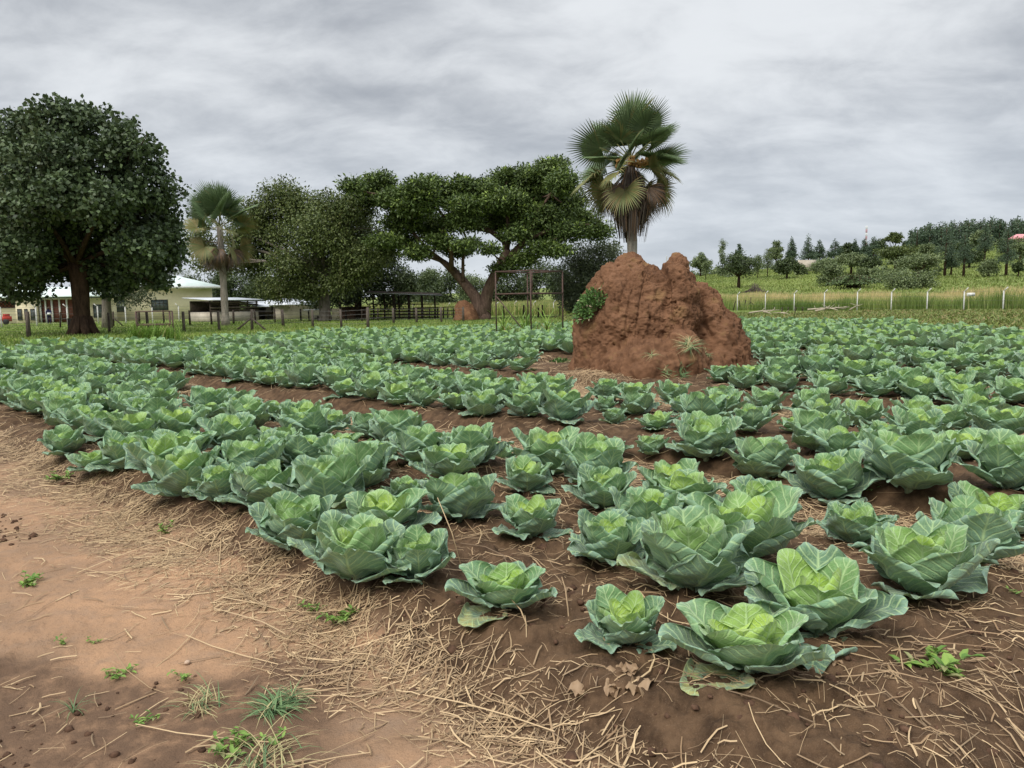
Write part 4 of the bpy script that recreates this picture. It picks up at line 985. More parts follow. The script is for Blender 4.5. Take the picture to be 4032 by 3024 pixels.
# umbrella tree
def umb_limbs(tb, o, bl, rng):
    def L(pts, r, n=9):
        P = np.array([at(x*1.8228, y*1.8228, 66 + d_) - o for x, y, d_ in pts]); tb.tube(P, r, 9)
        return P
    segs = [([(1042,694,0),(1036,664,0),(1026,640,0),(1000,608,0.5),(978,584,0.5),(958,566,0)], [0.85,0.62,0.50,0.42,0.36,0.26]),
            ([(1040,692,0),(1046,660,0.2),(1054,628,0),(1068,596,-0.3),(1086,562,-0.3),(1096,540,-0.3)], [0.75,0.62,0.52,0.46,0.42,0.34]),
            ([(1086,566,0),(1112,545,-0.5),(1134,520,-1),(1150,500,-1)], [0.38,0.34,0.26,0.18]), ([(1096,545,0),(1088,520,0.4),(1060,500,0.8),(1020,492,1)], [0.30,0.26,0.2,0.12]),
            ([(1092,550,0),(1100,510,0),(1096,470,0),(1082,430,0)], [0.28,0.22,0.16,0.08]), ([(960,568,0),(930,545,0.5),(890,530,1),(850,525,1)], [0.25,0.2,0.15,0.09]),
            ([(975,582,0),(975,545,-0.5),(955,510,-1),(960,470,-1),(930,430,-1)], [0.26,0.2,0.16,0.12,0.07]), ([(1000,608,0),(1000,560,0.5),(1010,520,0.8),(990,480,1)], [0.16,0.14,0.1,0.06]),
            ([(1134,520,-1),(1180,500,-1.2),(1230,490,-1),(1270,485,-1)], [0.2,0.16,0.11,0.06]), ([(1140,510,-1),(1160,460,-1),(1190,420,-1),(1205,385,-1)], [0.18,0.14,0.1,0.05]),
            ([(930,545,0.5),(890,500,0),(850,460,0),(830,420,0)], [0.16,0.12,0.09,0.05]), ([(958,566,0),(925,555,-1),(900,545,-1.5)], [0.15,0.1,0.06]), ([(1060,500,0.8),(1010,455,1),(1000,420,1)], [0.14,0.1,0.05])]
    for pts, r in segs: L(pts, r)
    ends = [at(x*1.8228, y*1.8228, 66 + d_) - o for pts, r in segs for x, y, d_ in pts[-2:]]
    for c, r in bl:
        e = min(ends, key=lambda q: np.linalg.norm(q - c)); tb.tube(bez(e, (e + c)/2 + np.array((0, 0, -0.4)), c, 6), np.linspace(0.13, 0.04, 6), 5)
        for k in range(4):
            e2 = c + rng.normal(0, 0.55, 3)*r; tb.tube(bez(c - np.array((0, 0, r[2]*0.6)), (c + e2)/2, e2, 4), [0.05, 0.04, 0.03, 0.02], 4)
T5 = [(820,392,30,17),(800,422,34,22),(850,430,34,22),(905,408,36,20),(935,400,30,18),(900,440,46,26),(960,425,36,18),(1000,398,26,14),(1040,410,34,20),(1090,392,34,22),(1098,380,18,14),(1140,385,40,22),(1185,368,34,20),(1208,352,14,12),
      (1215,395,30,24),(1160,420,46,24),(1090,435,50,24),(1010,445,44,22),(870,480,42,22),(930,485,46,22),(1000,480,40,20),(1080,475,52,24),(1160,468,50,24),(1225,440,38,26),(1250,475,42,20),(1290,500,30,16),(1225,500,46,18),(1180,505,40,16),
      (830,520,34,12),(870,520,34,13),(900,545,28,14),(985,540,26,14),(1010,530,30,12),(1170,535,34,14),(1120,505,34,18),(1200,540,30,12),(950,520,30,14),(760,402,20,14),(1060,540,16,10),(1130,560,26,14),(1090,580,26,14)]
tree('wide umbrella-shaped tree with forked brown trunk and bright leaf tufts, in the middle', 'tree', 1042, 693, 66.0, [(0, 0, -0.1, 0.95), (0, 0, 0.35, 0.78), (0, 0, 0.8, 0.55)],
     T5, bk_red, c_umb, 15, 125000, 0.32, wr=0.42, clump=14, shell=0.30, cr=0.72, zsq=0.48, pad=0.98, extra=umb_limbs, depth=6, tipf=0.16, up=0.8)
tree('grey-green bushy tree between the umbrella tree and the mound', 'tree', 1262, 676, 72.0, [(0, 0, 0, 0.3), (0, 0, 2, 0.22)],
     [(1265,560,52,36),(1245,600,46,42),(1300,600,46,44),(1272,645,56,32),(1325,560,22,26),(1310,535,24,18),(1235,640,30,34)], bk_grey, c_grey, 16, 20000, 0.26, wr=0.45, shell=0.4, cr=0.6, limb_r=0.16, depth=3, hang=0.3)
GB = 'trees in the dark belt behind the fences'
for k, (px, w_, top, base, lb, cm) in enumerate([
    (-30, 60, 560, 690, 'dark tree at the left edge beyond the long cream building', c_dark), (520, 62, 588, 680, 'dark bushy tree right of the cream hall, behind the palm', c_dark), (592, 60, 592, 680, 'olive bush tree behind the small metal-roofed shed', c_olive),
    (660, 54, 600, 682, 'olive tree behind the grey farm wall', c_olive), (480, 40, 570, 672, 'small round-topped tree beside the hall roof', c_dark), (925, 40, 585, 680, 'dark tree just right of the timber shelter roof', c_dark),
    (975, 52, 572, 684, 'shadowy tree seen through the fork of the umbrella tree', c_dark), (1095, 60, 560, 684, 'dark tree right behind the umbrella trunk', c_dark), (1160, 60, 555, 682, 'dark broad tree behind the metal frame', c_dark),
    (1210, 46, 575, 682, 'dark green tree at the right side of the metal frame', c_dark), (1018, 40, 590, 682, 'small tree directly behind the trunk fork', c_hill), (880, 40, 590, 668, 'pale olive tree far behind the shelter', c_hill),
    (935, 36, 580, 665, 'distant light green tree behind the small mound', c_hill), (560, 44, 582, 668, 'distant tree behind the shed roofs', c_hill), (735, 60, 575, 676, 'dark tree behind the broad olive tree', c_dark), (420, 36, 600, 672, 'low dark tree hidden behind the cream hall', c_dark)]):
    rng = np.random.default_rng(700 + k); Y = 110 + 7*(k % 3) + (20 if cm is c_hill else 0)
    bl = []
    for q in range(7):
        a = rng.uniform(-1, 1); bl.append((px + a*w_*0.62, top + (base - top)*rng.uniform(0.2, 0.85) + 8*abs(a), w_*rng.uniform(0.34, 0.55), (base - top)*rng.uniform(0.16, 0.26)))
    bl.append((px, top + (base - top)*0.22, w_*0.5, (base - top)*0.2))
    tree(lb, 'tree', px, base, Y, [(0, 0, 0, 0.28), (0, 0, 2.2, 0.2)], bl, bk_dark, cm, 800 + k, 7500, 0.34, group=GB, wr=0.55, shell=0.3, cr=0.9, limb_r=0.14, depth=3, clump=16)
# thin flat-topped acacia by the hall
tree('small flat-topped acacia over the hall roof, bare twigs below', 'tree', 372, 664, 112.0, [(0, 0, 0, 0.12), (0.2, 0, 1.6, 0.10), (0.4, 0, 3, 0.08)],
     [(385,588,26,5),(362,600,20,5),(404,600,16,5)], bk_dark, c_olive, 17, 1600, 0.16, wr=0.4, shell=0.2, cr=0.35, limb_r=0.10, depth=2)

# ------------------------------------------------------------------ fan palms
palm_g = crown_mat('fan_palm_green', (0.065, 0.105, 0.048), (0.150, 0.215, 0.095), (0.22, 0.20, 0.08), 0.1)
palm_y = crown_mat('fan_palm_yellowing', (0.085, 0.125, 0.045), (0.175, 0.215, 0.080), (0.26, 0.19, 0.08), 0.1)
palm_d = crown_mat('fan_palm_dead', (0.050, 0.038, 0.030), (0.155, 0.118, 0.092), (0.23, 0.135, 0.070), 0.05)
stalk_mat = flat_mat('palm_stalk', (0.12, 0.13, 0.05), (0.24, 0.23, 0.10), 9); fruit_mat = flat_mat('palm_fruit', (0.22, 0.12, 0.045), (0.42, 0.25, 0.09), 20, 0.6)
def palm_frond(rng, R, pet, state):
    """fan leaf along +X from the origin; state 0 green, 1 old, 2 dead"""
    M = MB(); nseg = 46; span = rad(250 if state == 0 else 215 if state == 1 else 120); S_ = MB()
    droop = (0.14, 0.40, 0.9)[state]; fold = (0.16, 0.45, 1.4)[state]
    for k in range(nseg):
        a = (k/(nseg-1) - 0.5)*span; L = R*(1 - 0.28*(abs(a)/(span/2))**2)*rng.uniform(0.92, 1.05)
        br = rng.random() < (0.06, 0.22, 0.3)[state]
        ts_ = [0.04, 0.35, 0.62, 0.84, 1.0]; hw = [0.010, 0.052*R, 0.050*R, 0.024*R, 0.003]
        tipd = droop*(1.6 if br else 1.0)*rng.uniform(0.7, 1.3)
        V = []
        for t, h in zip(ts_, hw):
            r = L*t; h = h*(span/nseg)/0.095
            x = pet + r*math.cos(a); y = r*math.sin(a)*math.cos(fold*abs(a)*0.6); z = r*abs(math.sin(a))*math.sin(fold*abs(a)*0.6) - tipd*R*max(0, t - 0.45)**2*1.5
            tx, ty = -math.sin(a), math.cos(a)
            V += [(x + tx*h*0.5, y + ty*h*0.5, z), (x, y, z + h*0.45), (x - tx*h*0.5, y - ty*h*0.5, z)]
        F_ = []
        for q in range(4): F_ += [(3*q, 3*q+1, 3*q+4, 3*q+3), (3*q+1, 3*q+2, 3*q+5, 3*q+4)]
        M.add(V, F_, (rng.random()*0.5 + 0.25 + 0.25*(k % 2), (0.0 if rng.random() > 0.08 else 0.7) if state == 0 else rng.random()*0.8 if state == 1 else (rng.random() < 0.3)*0.8, 0))
    S_.tube([(0, 0, 0), (pet*0.5, 0, 0.03), (pet*1.06, 0, 0)], [0.030, 0.022, 0.014], 5)
    return M, S_
def palm(label, bx, by, Y, top_px, crown_px, R, trunk_r, dist, seed, cols, group=None):
    rng = np.random.default_rng(seed); b = at(bx*1.8228, by*1.8228, Y); o = np.array((b[0], Y, zg1(b[0], Y) - 0.05)); root = empty('fan_palm', tuple(o), 0, label, 'palm tree')
    hub = at(crown_px[0]*1.8228, crown_px[1]*1.8228, Y) - o
    tb = MB(); P = bez((0, 0, 0), (hub[0]*0.4 + 0.05, 0, hub[2]*0.5), hub - np.array((0, 0, 0.1)), 14); rr = np.linspace(trunk_r*1.05, trunk_r*0.8, 14) + 0.02*np.sin(np.arange(14)*2.1); rr[0] *= 1.35; tb.tube(P, rr, 14); tb.build('trunk', bk_pale, root)
    vars_ = {}
    for st in (0, 1, 2):
        for v in range(3):
            M, S_ = palm_frond(rng, R*(1.0, 0.92, 0.85)[st], R*(0.92, 1.0, 0.85)[st], st)
            fo = M.build('frond', (palm_g, palm_y, palm_d)[st], None, smooth=False); so_ = S_.build('stalk', stalk_mat if st < 2 else bk_grey, None)
            scene.collection.objects.unlink(fo); scene.collection.objects.unlink(so_); vars_[(st, v)] = (fo, so_)
    i = 0
    for st, el, cnt, off in dist:
        for k in range(cnt):
            az = (k + off)/cnt*2*math.pi + rng.uniform(-0.2, 0.2); e = rad(el + rng.uniform(-9, 9)); fo, so_ = vars_[(st, i % 3)]; i += 1
            q = link_copy(fo, root); q.location = hub + np.array((0, 0, -0.28*(90 - el)/100*R))
            q.rotation_mode = 'XYZ'; q.matrix_basis = Matrix.Translation(q.location) @ Matrix.Rotation(az, 4, 'Z') @ Matrix.Rotation(-e, 4, 'Y') @ Matrix.Rotation(rng.uniform(-1.15, 1.15), 4, 'X') @ Matrix.Scale(rng.uniform(0.86, 1.08), 4)
            if st == 2: q['label'] = 'dead brown hanging frond'
            link_copy(so_, q)
    return root, hub, o
root, hub, o = palm('tall fan palm with a skirt of dead brown fronds, rising behind the termite mound', 1366, 700, 29.0, None, (1362, 335), 1.25, 0.20,
     [(0, 78, 3, 0.15), (0, 54, 5, 0.3), (0, 30, 6, 0.05), (0, 4, 6, 0.4), (1, -18, 6, 0.2), (1, -40, 5, 0.6), (2, -52, 9, 0.1), (2, -64, 11, 0.4), (2, -74, 12, 0.7), (2, -82, 8, 0.2)], 21, None)
rng = np.random.default_rng(3)
for a_, ex in ((-0.5, -0.55), (0.0, -0.35), (0.55, -0.5), (0.25, -0.6)):
    M = MB()
    for k in range(26): blob(M, np.array((a_, -0.35, -0.12 + ex*0.4)) + rng.normal(0, 0.075, 3), 0.065, rng, 0.05, (5, 7), squash=1)
    f_ = M.build('fruit_cluster', fruit_mat, root); f_.location = hub
# long grey skirt of collapsed dead leaves round the stem
for k in range(52):
    M = MB(); a_ = rng.uniform(0, 6.28); z0 = rng.uniform(-2.1, -0.8); L = rng.uniform(0.9, 1.4)
    for q in range(9):
        a2 = a_ + rng.normal(0, 0.22); r0_ = 0.25; r1_ = rng.uniform(0.35, 0.85)
        p = [np.array((math.cos(a2)*r, math.sin(a2)*r, z)) for r, z in ((r0_, z0 + 0.5), (r1_, z0 - L*0.35), (r1_*0.8, z0 - L))]; t_v = np.array((-math.sin(a2), math.cos(a2), 0))*0.03
        M.add([p[0] + t_v*0.3, p[0] - t_v*0.3, p[1] + t_v, p[1] - t_v, p[2] + t_v*0.4, p[2] - t_v*0.4], [(0, 1, 3, 2), (2, 3, 5, 4)], (rng.random(), (rng.random() < 0.25)*0.7, 0))
    f_ = M.build('frond', palm_d, root, smooth=False); f_.location = hub; f_['label'] = 'dead grey collapsed frond of the skirt'
palm('smaller fan palm with pale trunk, between the huge tree and the olive tree', 487, 692, 60.0, None, (474, 486), 1.85, 0.28,
     [(0, 80, 4, 0.1), (0, 58, 6, 0.3), (0, 38, 6, 0.0), (1, 5, 4, 0.4), (1, -35, 5, 0.2), (2, -60, 6, 0.6), (2, -78, 7, 0.1)], 22, None)
# ------------------------------------------------------------------ buildings
cream = flat_mat('cream_plaster', (0.70, 0.62, 0.42), (0.80, 0.72, 0.52), 1.2, 0.9, 0.1); mint = flat_mat('pale_roof_sheet', (0.52, 0.62, 0.58), (0.66, 0.74, 0.70), 0.8, 0.5, 0.1, spec=0.4)
redp = flat_mat('red_brown_panel', (0.12, 0.045, 0.035), (0.20, 0.075, 0.055), 3, 0.7); whitep = flat_mat('white_paint', (0.62, 0.62, 0.60), (0.76, 0.76, 0.73), 4, 0.7, 0.1)
glass = flat_mat('window_glass', (0.05, 0.07, 0.075), (0.14, 0.17, 0.17), 2, 0.15, 0.05, spec=0.6); framem = flat_mat('window_steel', (0.06, 0.06, 0.05), (0.12, 0.11, 0.09), 6)
wood = flat_mat('weathered_timber', (0.050, 0.040, 0.032), (0.150, 0.125, 0.105), 5, 0.95, 0.6, 0.01, 0.1, (3, 3, 0.5)); woodd = flat_mat('dark_timber', (0.022, 0.018, 0.015), (0.075, 0.058, 0.045), 5, 0.95, 0.5, 0.01, 0.1)
tin = flat_mat('tin_sheet', (0.40, 0.43, 0.46), (0.62, 0.65, 0.68), 1.5, 0.45, 0.1, metal=0.2); conc = flat_mat('concrete', (0.40, 0.40, 0.37), (0.60, 0.60, 0.56), 6, 0.85); greyw = flat_mat('grey_plaster', (0.34, 0.30, 0.24), (0.50, 0.45, 0.37), 1.0, 0.9)
mudb = flat_mat('mud_brick', (0.10, 0.055, 0.038), (0.19, 0.110, 0.075), 5, 0.95, 0.6); pinkr = flat_mat('pink_roof_sheet', (0.55, 0.22, 0.24), (0.68, 0.32, 0.33), 1, 0.6); wire_m = flat_mat('wire', (0.10, 0.10, 0.10), (0.20, 0.19, 0.18), 5)
lattice = MT('brick_lattice'); ob = lattice.n('ShaderNodeTexCoord').outputs['Object']; ck = lattice.n('ShaderNodeTexChecker'); ck.inputs['Scale'].default_value = 5.0; lattice.nt.links.new(ob, ck.inputs[0])
lattice_m = lattice.finish(lattice.mix(S(lattice.nt, ck.outputs['Fac']), (0.16, 0.055, 0.04), (0.03, 0.015, 0.012)), 0.9)
def rotM(a): return np.array(((math.cos(a), -math.sin(a), 0), (math.sin(a), math.cos(a), 0), (0, 0, 1.0)))
class Bld:
    """a building whose front wall runs from photo column pxa at depth ya to pxb at depth yb"""
    def __init__(s, name, label, cat, pxa, ya, pxb, yb, group=None):
        A = at(pxa, 1230, ya)[:2]; B = at(pxb, 1230, yb)[:2]; s.A, s.B = A, B; s.W = float(np.linalg.norm(B - A)); s.ang = math.atan2(B[1]-A[1], B[0]-A[0])
        s.z0 = min(zg1(*A), zg1(*B)) - 0.1; s.pxa, s.pxb, s.ya, s.yb = pxa, pxb, ya, yb
        s.root = empty(name, (A[0], A[1], s.z0), s.ang, label, cat, group)
    def u(s, px):
        """distance along the front wall for a photo column"""
        r = ray(px, 1215); d = s.B - s.A; k = r[0]/r[1]; return float((k*s.A[1] - s.A[0])/(d[0] - k*d[1])*s.W)
    def z(s, px, py):
        u_ = s.u(px)/s.W; return float(at(px, py, s.A[1] + (s.B[1] - s.A[1])*u_)[2] - s.z0)
    def box(s, name, mat, x0, x1, y0, y1, z0, z1, parent=None, label=None):
        M = MB(); M.box(((x0+x1)/2, (y0+y1)/2, (z0+z1)/2), (x1-x0, y1-y0, z1-z0)); o = M.build(name, mat, parent or s.root, smooth=False)
        if label: o['label'] = label
        return o
    def roof(s, mat, x0, x1, y0, y1, ze, zr, hip=1.5, name='roof', t=0.12):
        ym = (y0+y1)/2; M = MB()
        V = [(x0, y0, ze), (x1, y0, ze), (x1, y1, ze), (x0, y1, ze), (x0+hip, ym, zr), (x1-hip, ym, zr)]
        V += [(x0, y0, ze-t), (x1, y0, ze-t), (x1, y1, ze-t), (x0, y1, ze-t)]
        M.add(V, [(0, 1, 5, 4), (2, 3, 4, 5), (1, 2, 5, 5), (3, 0, 4, 4), (6, 9, 8, 7), (0, 6, 7, 1), (1, 7, 8, 2), (2, 8, 9, 3), (3, 9, 6, 0)]); return M.build(name, mat, s.root, smooth=False)
    def window(s, x0, x1, z0, z1, nx=3, nz=2, y=-0.0):
        M = MB(); fr_ = 0.06
        for i in range(nx+1): xx = x0 + (x1-x0)*i/nx; M.box((xx, y-0.03, (z0+z1)/2), (fr_, 0.07, z1-z0))
        for i in range(nz+1): zz = z0 + (z1-z0)*i/nz; M.box(((x0+x1)/2, y-0.032, zz), (x1-x0+fr_, 0.066, fr_))
        w_ = M.build('window', framem, s.root, smooth=False); s.box('pane', glass, x0, x1, y-0.02, y+0.02, z0, z1, w_); return w_
b = Bld('farm_hall', 'cream-walled hall with a pale green hip roof and steel windows, left of the small palm', 'building', 430, 90, 840, 97)
ez = b.z(845, 1131); b.box('wall', cream, 0, b.W, 0, 9, -0.3, ez)
b.roof(mint, -0.9, b.W+1.0, -1.0, 10, ez + 0.14, b.z(690, 1078), 4.5); b.box('fascia', whitep, -0.92, b.W+1.02, -1.06, -1.01, ez - 0.16, ez + 0.12)
for xa, xb in ((443, 493), (597, 662)): b.window(b.u(xa), b.u(xb), b.z(xa, 1228 if xa < 500 else 1222), b.z(xa, 1181), 4, 3)
b = Bld('long_farm_building', 'long cream building with red-brown panelled bays and mint roof, behind the huge tree', 'building', -120, 86, 428, 88)
ez = b.z(40, 1178); b.box('wall', cream, 0, b.W, 0, 8, -0.3, ez); b.roof(mint, -0.8, b.W+0.8, -1.3, 9, ez + 0.25, b.z(100, 1128), 3)
b.box('lattice_panel', lattice_m, b.u(-110), b.u(74), -0.05, 0, b.z(40, 1213), b.z(40, 1184), label='dark red brick lattice under the eaves')
b.box('porch_wall', cream, b.u(75), b.u(155), -0.8, 0.1, -0.3, b.z(100, 1181))
for xa, xb in ((83, 98), (110, 121), (134, 152)): b.window(b.u(xa), b.u(xb), b.z(xa, 1260), b.z(xa, 1217), 2, 3, -0.82)
b.box('wall_panel', redp, b.u(157), b.u(292), -0.06, 0, 0.05, b.z(220, 1180), label='red-brown sheet cladding')
for px in (160, 181, 206, 236, 265): b.box('post', whitep, b.u(px), b.u(px)+0.16, -0.30, -0.14, -0.1, b.z(px, 1178))
b.window(b.u(368), b.u(402), b.z(380, 1250), b.z(380, 1200), 3, 3)
# sheds
b = Bld('timber_shed', 'timber-slat shed with a flat white tin roof beside the small palm', 'shed', 829, 77, 1018, 82)
zr = b.z(829, 1184); b.box('lower_wall', greyw, 0, b.W, 0, 3.5, -0.2, b.z(900, 1228))
for k, (ya_, yb_) in enumerate(((1226, 1219), (1215, 1208), (1202, 1196), (1193, 1188))): b.box('plank', wood if k % 2 else woodd, 0.02*k, b.W - 0.02*k, -0.04 - 0.01*k, 0.0, b.z(900, ya_), b.z(900, yb_))
for k in range(6): b.box('post', woodd, b.W*k/5.2, b.W*k/5.2+0.12, 0.01, 0.13, 0, zr)
b.box('back_wall', woodd, 0, b.W, 3.3, 3.5, b.z(900, 1228), zr); M = MB(); M.bar((b.W/2, -0.5, zr+0.05), (b.W/2, 4.1, zr+0.35), b.W+0.9, 0.07); M.build('roof', tin, b.root, smooth=False)
b = Bld('tin_roof_shed', 'low dark shed under a sloping pale tin roof, right of the timber-slat shed', 'shed', 1018, 82, 1100, 84)
zr = b.z(1018, 1208); b.box('back_wall', woodd, 0, b.W, 2.4, 2.6, -0.1, zr)
for k in range(4): b.box('post', woodd, b.W*k/3.1, b.W*k/3.1+0.12, 0, 0.12, -0.1, zr)
M = MB(); M.bar((b.W/2, -0.3, zr), (b.W/2, 3.2, b.z(1090, 1185)), b.W+0.4, 0.06); M.build('roof', tin, b.root, smooth=False); b.box('rail', woodd, 0, b.W, -0.05, 0, 0.8, 0.95)
b = Bld('farm_store', 'grey plastered store with a low gable, partly hidden by the olive tree', 'building', 1100, 82, 1262, 85)
zw = b.z(1100, 1202); b.box('wall', greyw, 0, b.W, 0, 6, -0.2, zw); b.roof(tin, -0.4, b.W+0.4, -0.5, 6.5, zw+0.1, b.z(1120, 1180), 0.3)
b.box('door', woodd, b.u(1222), b.u(1248), -0.05, 0, 1.3, zw - 0.15)
b = Bld('white_outbuilding', 'small white-walled outbuilding behind the trunk of the olive tree', 'building', 1212, 79, 1342, 78)
zw = b.z(1300, 1215); b.box('wall', cream, b.u(1305), b.W, 0, 3, -0.2, zw); b.box('roof', tin, -0.2, b.u(1305) - 0.1, -0.5, 3, b.z(1220, 1222), b.z(1220, 1218)); b.box('post', woodd, 0, 0.12, 0, 0.12, -0.1, b.z(1220, 1222)); b.box('low_wall', greyw, 0.2, b.u(1305) - 0.05, 0.5, 0.7, -0.2, 0.6)
b = Bld('mud_brick_hut', 'low dark mud-brick hut under the dense tree, left of the timber shelter', 'hut', 1346, 78, 1432, 78)
zw = b.z(1400, 1213); b.box('wall', mudb, 0, b.W, 0, 3, -0.2, zw); b.box('roof', woodd, -0.2, b.W+0.2, -0.3, 3.3, zw, zw+0.15)
# open timber shelter
b = Bld('timber_shelter', 'open timber cattle shelter with a thin dark sloping roof', 'shelter', 1462, 72, 1722, 73)
zl, zrr = b.z(1462, 1157), b.z(1722, 1165)
M = MB(); M.bar((-0.4, 1.6, zl+0.05), (b.W+0.5, 1.6, zrr+0.03), 0.05, 4.2)
M2 = MB(); R_ = M; rb = MB(); L_ = b.W + 0.9
rb.add([(-0.4, -0.5, zl+0.02), (b.W+0.5, -0.5, zrr-0.02), (b.W+0.5, 4.0, zrr+0.25), (-0.4, 4.0, zl+0.30), (-0.4, -0.5, zl+0.10), (b.W+0.5, -0.5, zrr+0.06), (b.W+0.5, 4.0, zrr+0.33), (-0.4, 4.0, zl+0.38)],
       [(0, 3, 2, 1), (4, 5, 6, 7), (0, 1, 5, 4), (1, 2, 6, 5), (2, 3, 7, 6), (3, 0, 4, 7)]); rb.build('roof', woodd, b.root, smooth=False)
eb = MB(); eb.bar((-0.42, -0.53, zl+0.09), (b.W+0.52, -0.53, zrr+0.05), 0.06); eb.build('roof_edge', tin, b.root, smooth=False)
for k, px in enumerate((1470, 1512, 1551, 1572, 1610, 1614, 1660, 1668, 1712)):
    u_ = b.u(px); yy = 0.0 if k % 2 == 0 else 3.2; P = MB(); w_ = 0.16 if px in (1610, 1551) else 0.10; P.tube([(u_, yy, -0.1), (u_ + 0.03, yy, 1.2), (u_, yy, zl + (zrr-zl)*u_/b.W + 0.05)], [w_, w_*0.85, w_*0.8], 7); P.build('post', woodd, b.root)
for py in (1199, 1218, 1228, 1240, 1252): P = MB(); z_ = b.z(1500, py); P.tube([(-0.15, -0.1, z_ + 0.06), (b.W*0.5, -0.12, z_), (b.W+0.2, -0.1, z_ - 0.05)], [0.055, 0.06, 0.05], 6); P.build('rail', woodd, b.root)
k_ = Bld('cattle_pen', 'rough timber pen rails right of the open shelter', 'fence', 1625, 71, 1795, 75)
for px in (1628, 1660, 1690, 1722, 1745, 1762, 1785, 1792): P = MB(); u_ = k_.u(px); P.tube([(u_, 0, -0.1), (u_+0.05, 0, k_.z(px, 1212))], [0.07, 0.06], 6); P.build('post', woodd, k_.root)
for py in (1211, 1226, 1240): P = MB(); z_ = k_.z(1700, py); P.tube([(0, -0.08, z_), (k_.W, -0.08, z_ + 0.02)], [0.05, 0.045], 6); P.build('rail', woodd, k_.root)
# small mound by the umbrella tree
M = MB(); blob(M, (0, 0, 0), (1.35, 1.2, 2.1), np.random.default_rng(4), 0.18, (40, 60), squash=1.0); o = M.build('termite_mound', md_mat)
p = at(1838, 1250, 64.5); o.location = (p[0], p[1], zg1(p[0], p[1]) - 0.3); o.scale = (0.9, 1, 0.95); tag(o, 'small dark termite mound at the left foot of the umbrella tree', 'termite mound')
# person in dark blue
pm = flat_mat('dark_blue_cloth', (0.010, 0.010, 0.035), (0.025, 0.025, 0.075), 8); skin = flat_mat('dark_skin', (0.05, 0.028, 0.018), (0.09, 0.05, 0.032), 8, 0.6)
me = bpy.data.meshes.new('person'); 
J = [(0,0,0.92),(0,0,1.15),(0,-0.05,1.38),(0,-0.08,1.50),(0,-0.12,1.62),(0,-0.12,1.72), (-0.19,-0.06,1.40),(-0.24,-0.16,1.15),(-0.14,-0.36,1.08),(0.19,-0.06,1.40),(0.24,-0.16,1.15),(0.16,-0.36,1.10), (-0.10,0,0.86),(-0.11,-0.02,0.48),(-0.11,0.03,0.06),(-0.11,-0.10,0.03),(0.10,0,0.86),(0.12,-0.03,0.48),(0.12,0.03,0.06),(0.12,-0.10,0.03)]
E_ = [(0,1),(1,2),(2,3),(3,4),(4,5),(2,6),(6,7),(7,8),(2,9),(9,10),(10,11),(0,12),(12,13),(13,14),(14,15),(0,16),(16,17),(17,18),(18,19)]
Rr_ = [.15,.14,.16,.06,.095,.08,.07,.052,.035,.07,.052,.035,.10,.07,.045,.04,.10,.07,.045,.04]
me.from_pydata([Vector(j) for j in J], E_, []); po = bpy.data.objects.new('person', me); scene.collection.objects.link(po)
md = po.modifiers.new('s', 'SKIN'); po.modifiers.new('ss', 'SUBSURF').levels = 2
for v, r in zip(me.skin_vertices[0].data, Rr_): v.radius = (r, r)
me.skin_vertices[0].data[0].use_root = True; me.materials.append(pm)
p = at(194, 1262, 78); po.location = (p[0], 78, zg1(p[0], 78)); po.rotation_euler = (0, 0, 0.6); tag(po, 'person in dark blue clothes standing before the red-brown panels, holding something white', 'person')
hb = MB(); blob(hb, (0, -0.12, 1.70), 0.105, np.random.default_rng(1), 0.03, (9, 12), squash=1.15); hb.build('head', skin, po)
M = MB(); M.box((0, 0, 0), (0.26, 0.2, 0.22)); o = M.build('white_bundle', whitep, smooth=False); o.location = Vector(po.location) + Vector((0.22, -0.3, 1.10)); tag(o, 'white bundle in the arms of the person in dark blue', 'bundle')
# red machine at the left edge
mr = flat_mat('red_paint', (0.32, 0.03, 0.02), (0.45, 0.06, 0.04), 4, 0.5); p = at(14, 1262, 80); rt = empty('red_machine', (p[0], 80, zg1(p[0], 80)), 0, 'small red machine with a black wheel cut by the left edge', 'machine')
M = MB(); M.box((0, 0, 0.62), (1.3, 0.8, 0.55)); M.box((0.35, 0, 1.0), (0.35, 0.6, 0.3)); M.build('body', mr, rt, smooth=False)
for x_ in (-0.5, 0.5):
    M = MB(); M.tube([(x_, -0.45, 0.3), (x_, -0.30, 0.3)], [0.3, 0.3], 16); M.build('wheel', flat_mat('rubber', (0.02, 0.02, 0.02), (0.04, 0.04, 0.04)), rt, smooth=False)

# ------------------------------------------------------------------ fences
def post_fence(name, label, posts, mat, wires, thick=0.085, tilt=0.05, seed=1, brace=()):
    rng = np.random.default_rng(seed); pts = []
    for px, pb, pt_ in posts:
        x, y = gp(px, pb, 0.0); y = min(y, 95); p = at(px, pb, y); x = p[0]; zb = zg1(x, y); zt = at(px, pt_, y)[2]; pts.append((np.array((x, y, zb)), zt - zb))
    o = pts[0][0].copy(); root = empty(name, tuple(o), 0, label, 'fence')
    for i, (p, h) in enumerate(pts):
        M = MB(); q = p - o; w_ = thick*rng.uniform(0.8, 1.25); tl = rng.normal(0, tilt, 2)*h
        M.tube([q + np.array((0, 0, -0.15)), q + np.array((tl[0]*0.5, tl[1]*0.5, h*0.5)), q + np.array((tl[0], tl[1], h))], [w_, w_*0.92, w_*0.85], 7); M.build('post', mat, root)
        if i in brace:
            for sg in (-1, 1): M = MB(); M.tube([q + np.array((sg*0.95, -0.2, 0)), q + np.array((0, 0, h*0.6))], [0.06, 0.05], 6); M.build('brace', mat, root)
    for k in range(wires):
        f = 0.25 + 0.65*k/max(1, wires-1); M = MB(); P = [p - o + np.array((0, 0, h*f)) for p, h in pts]; M.tube(P, 0.008, 4, cap=False); M.build('wire', wire_m, root)
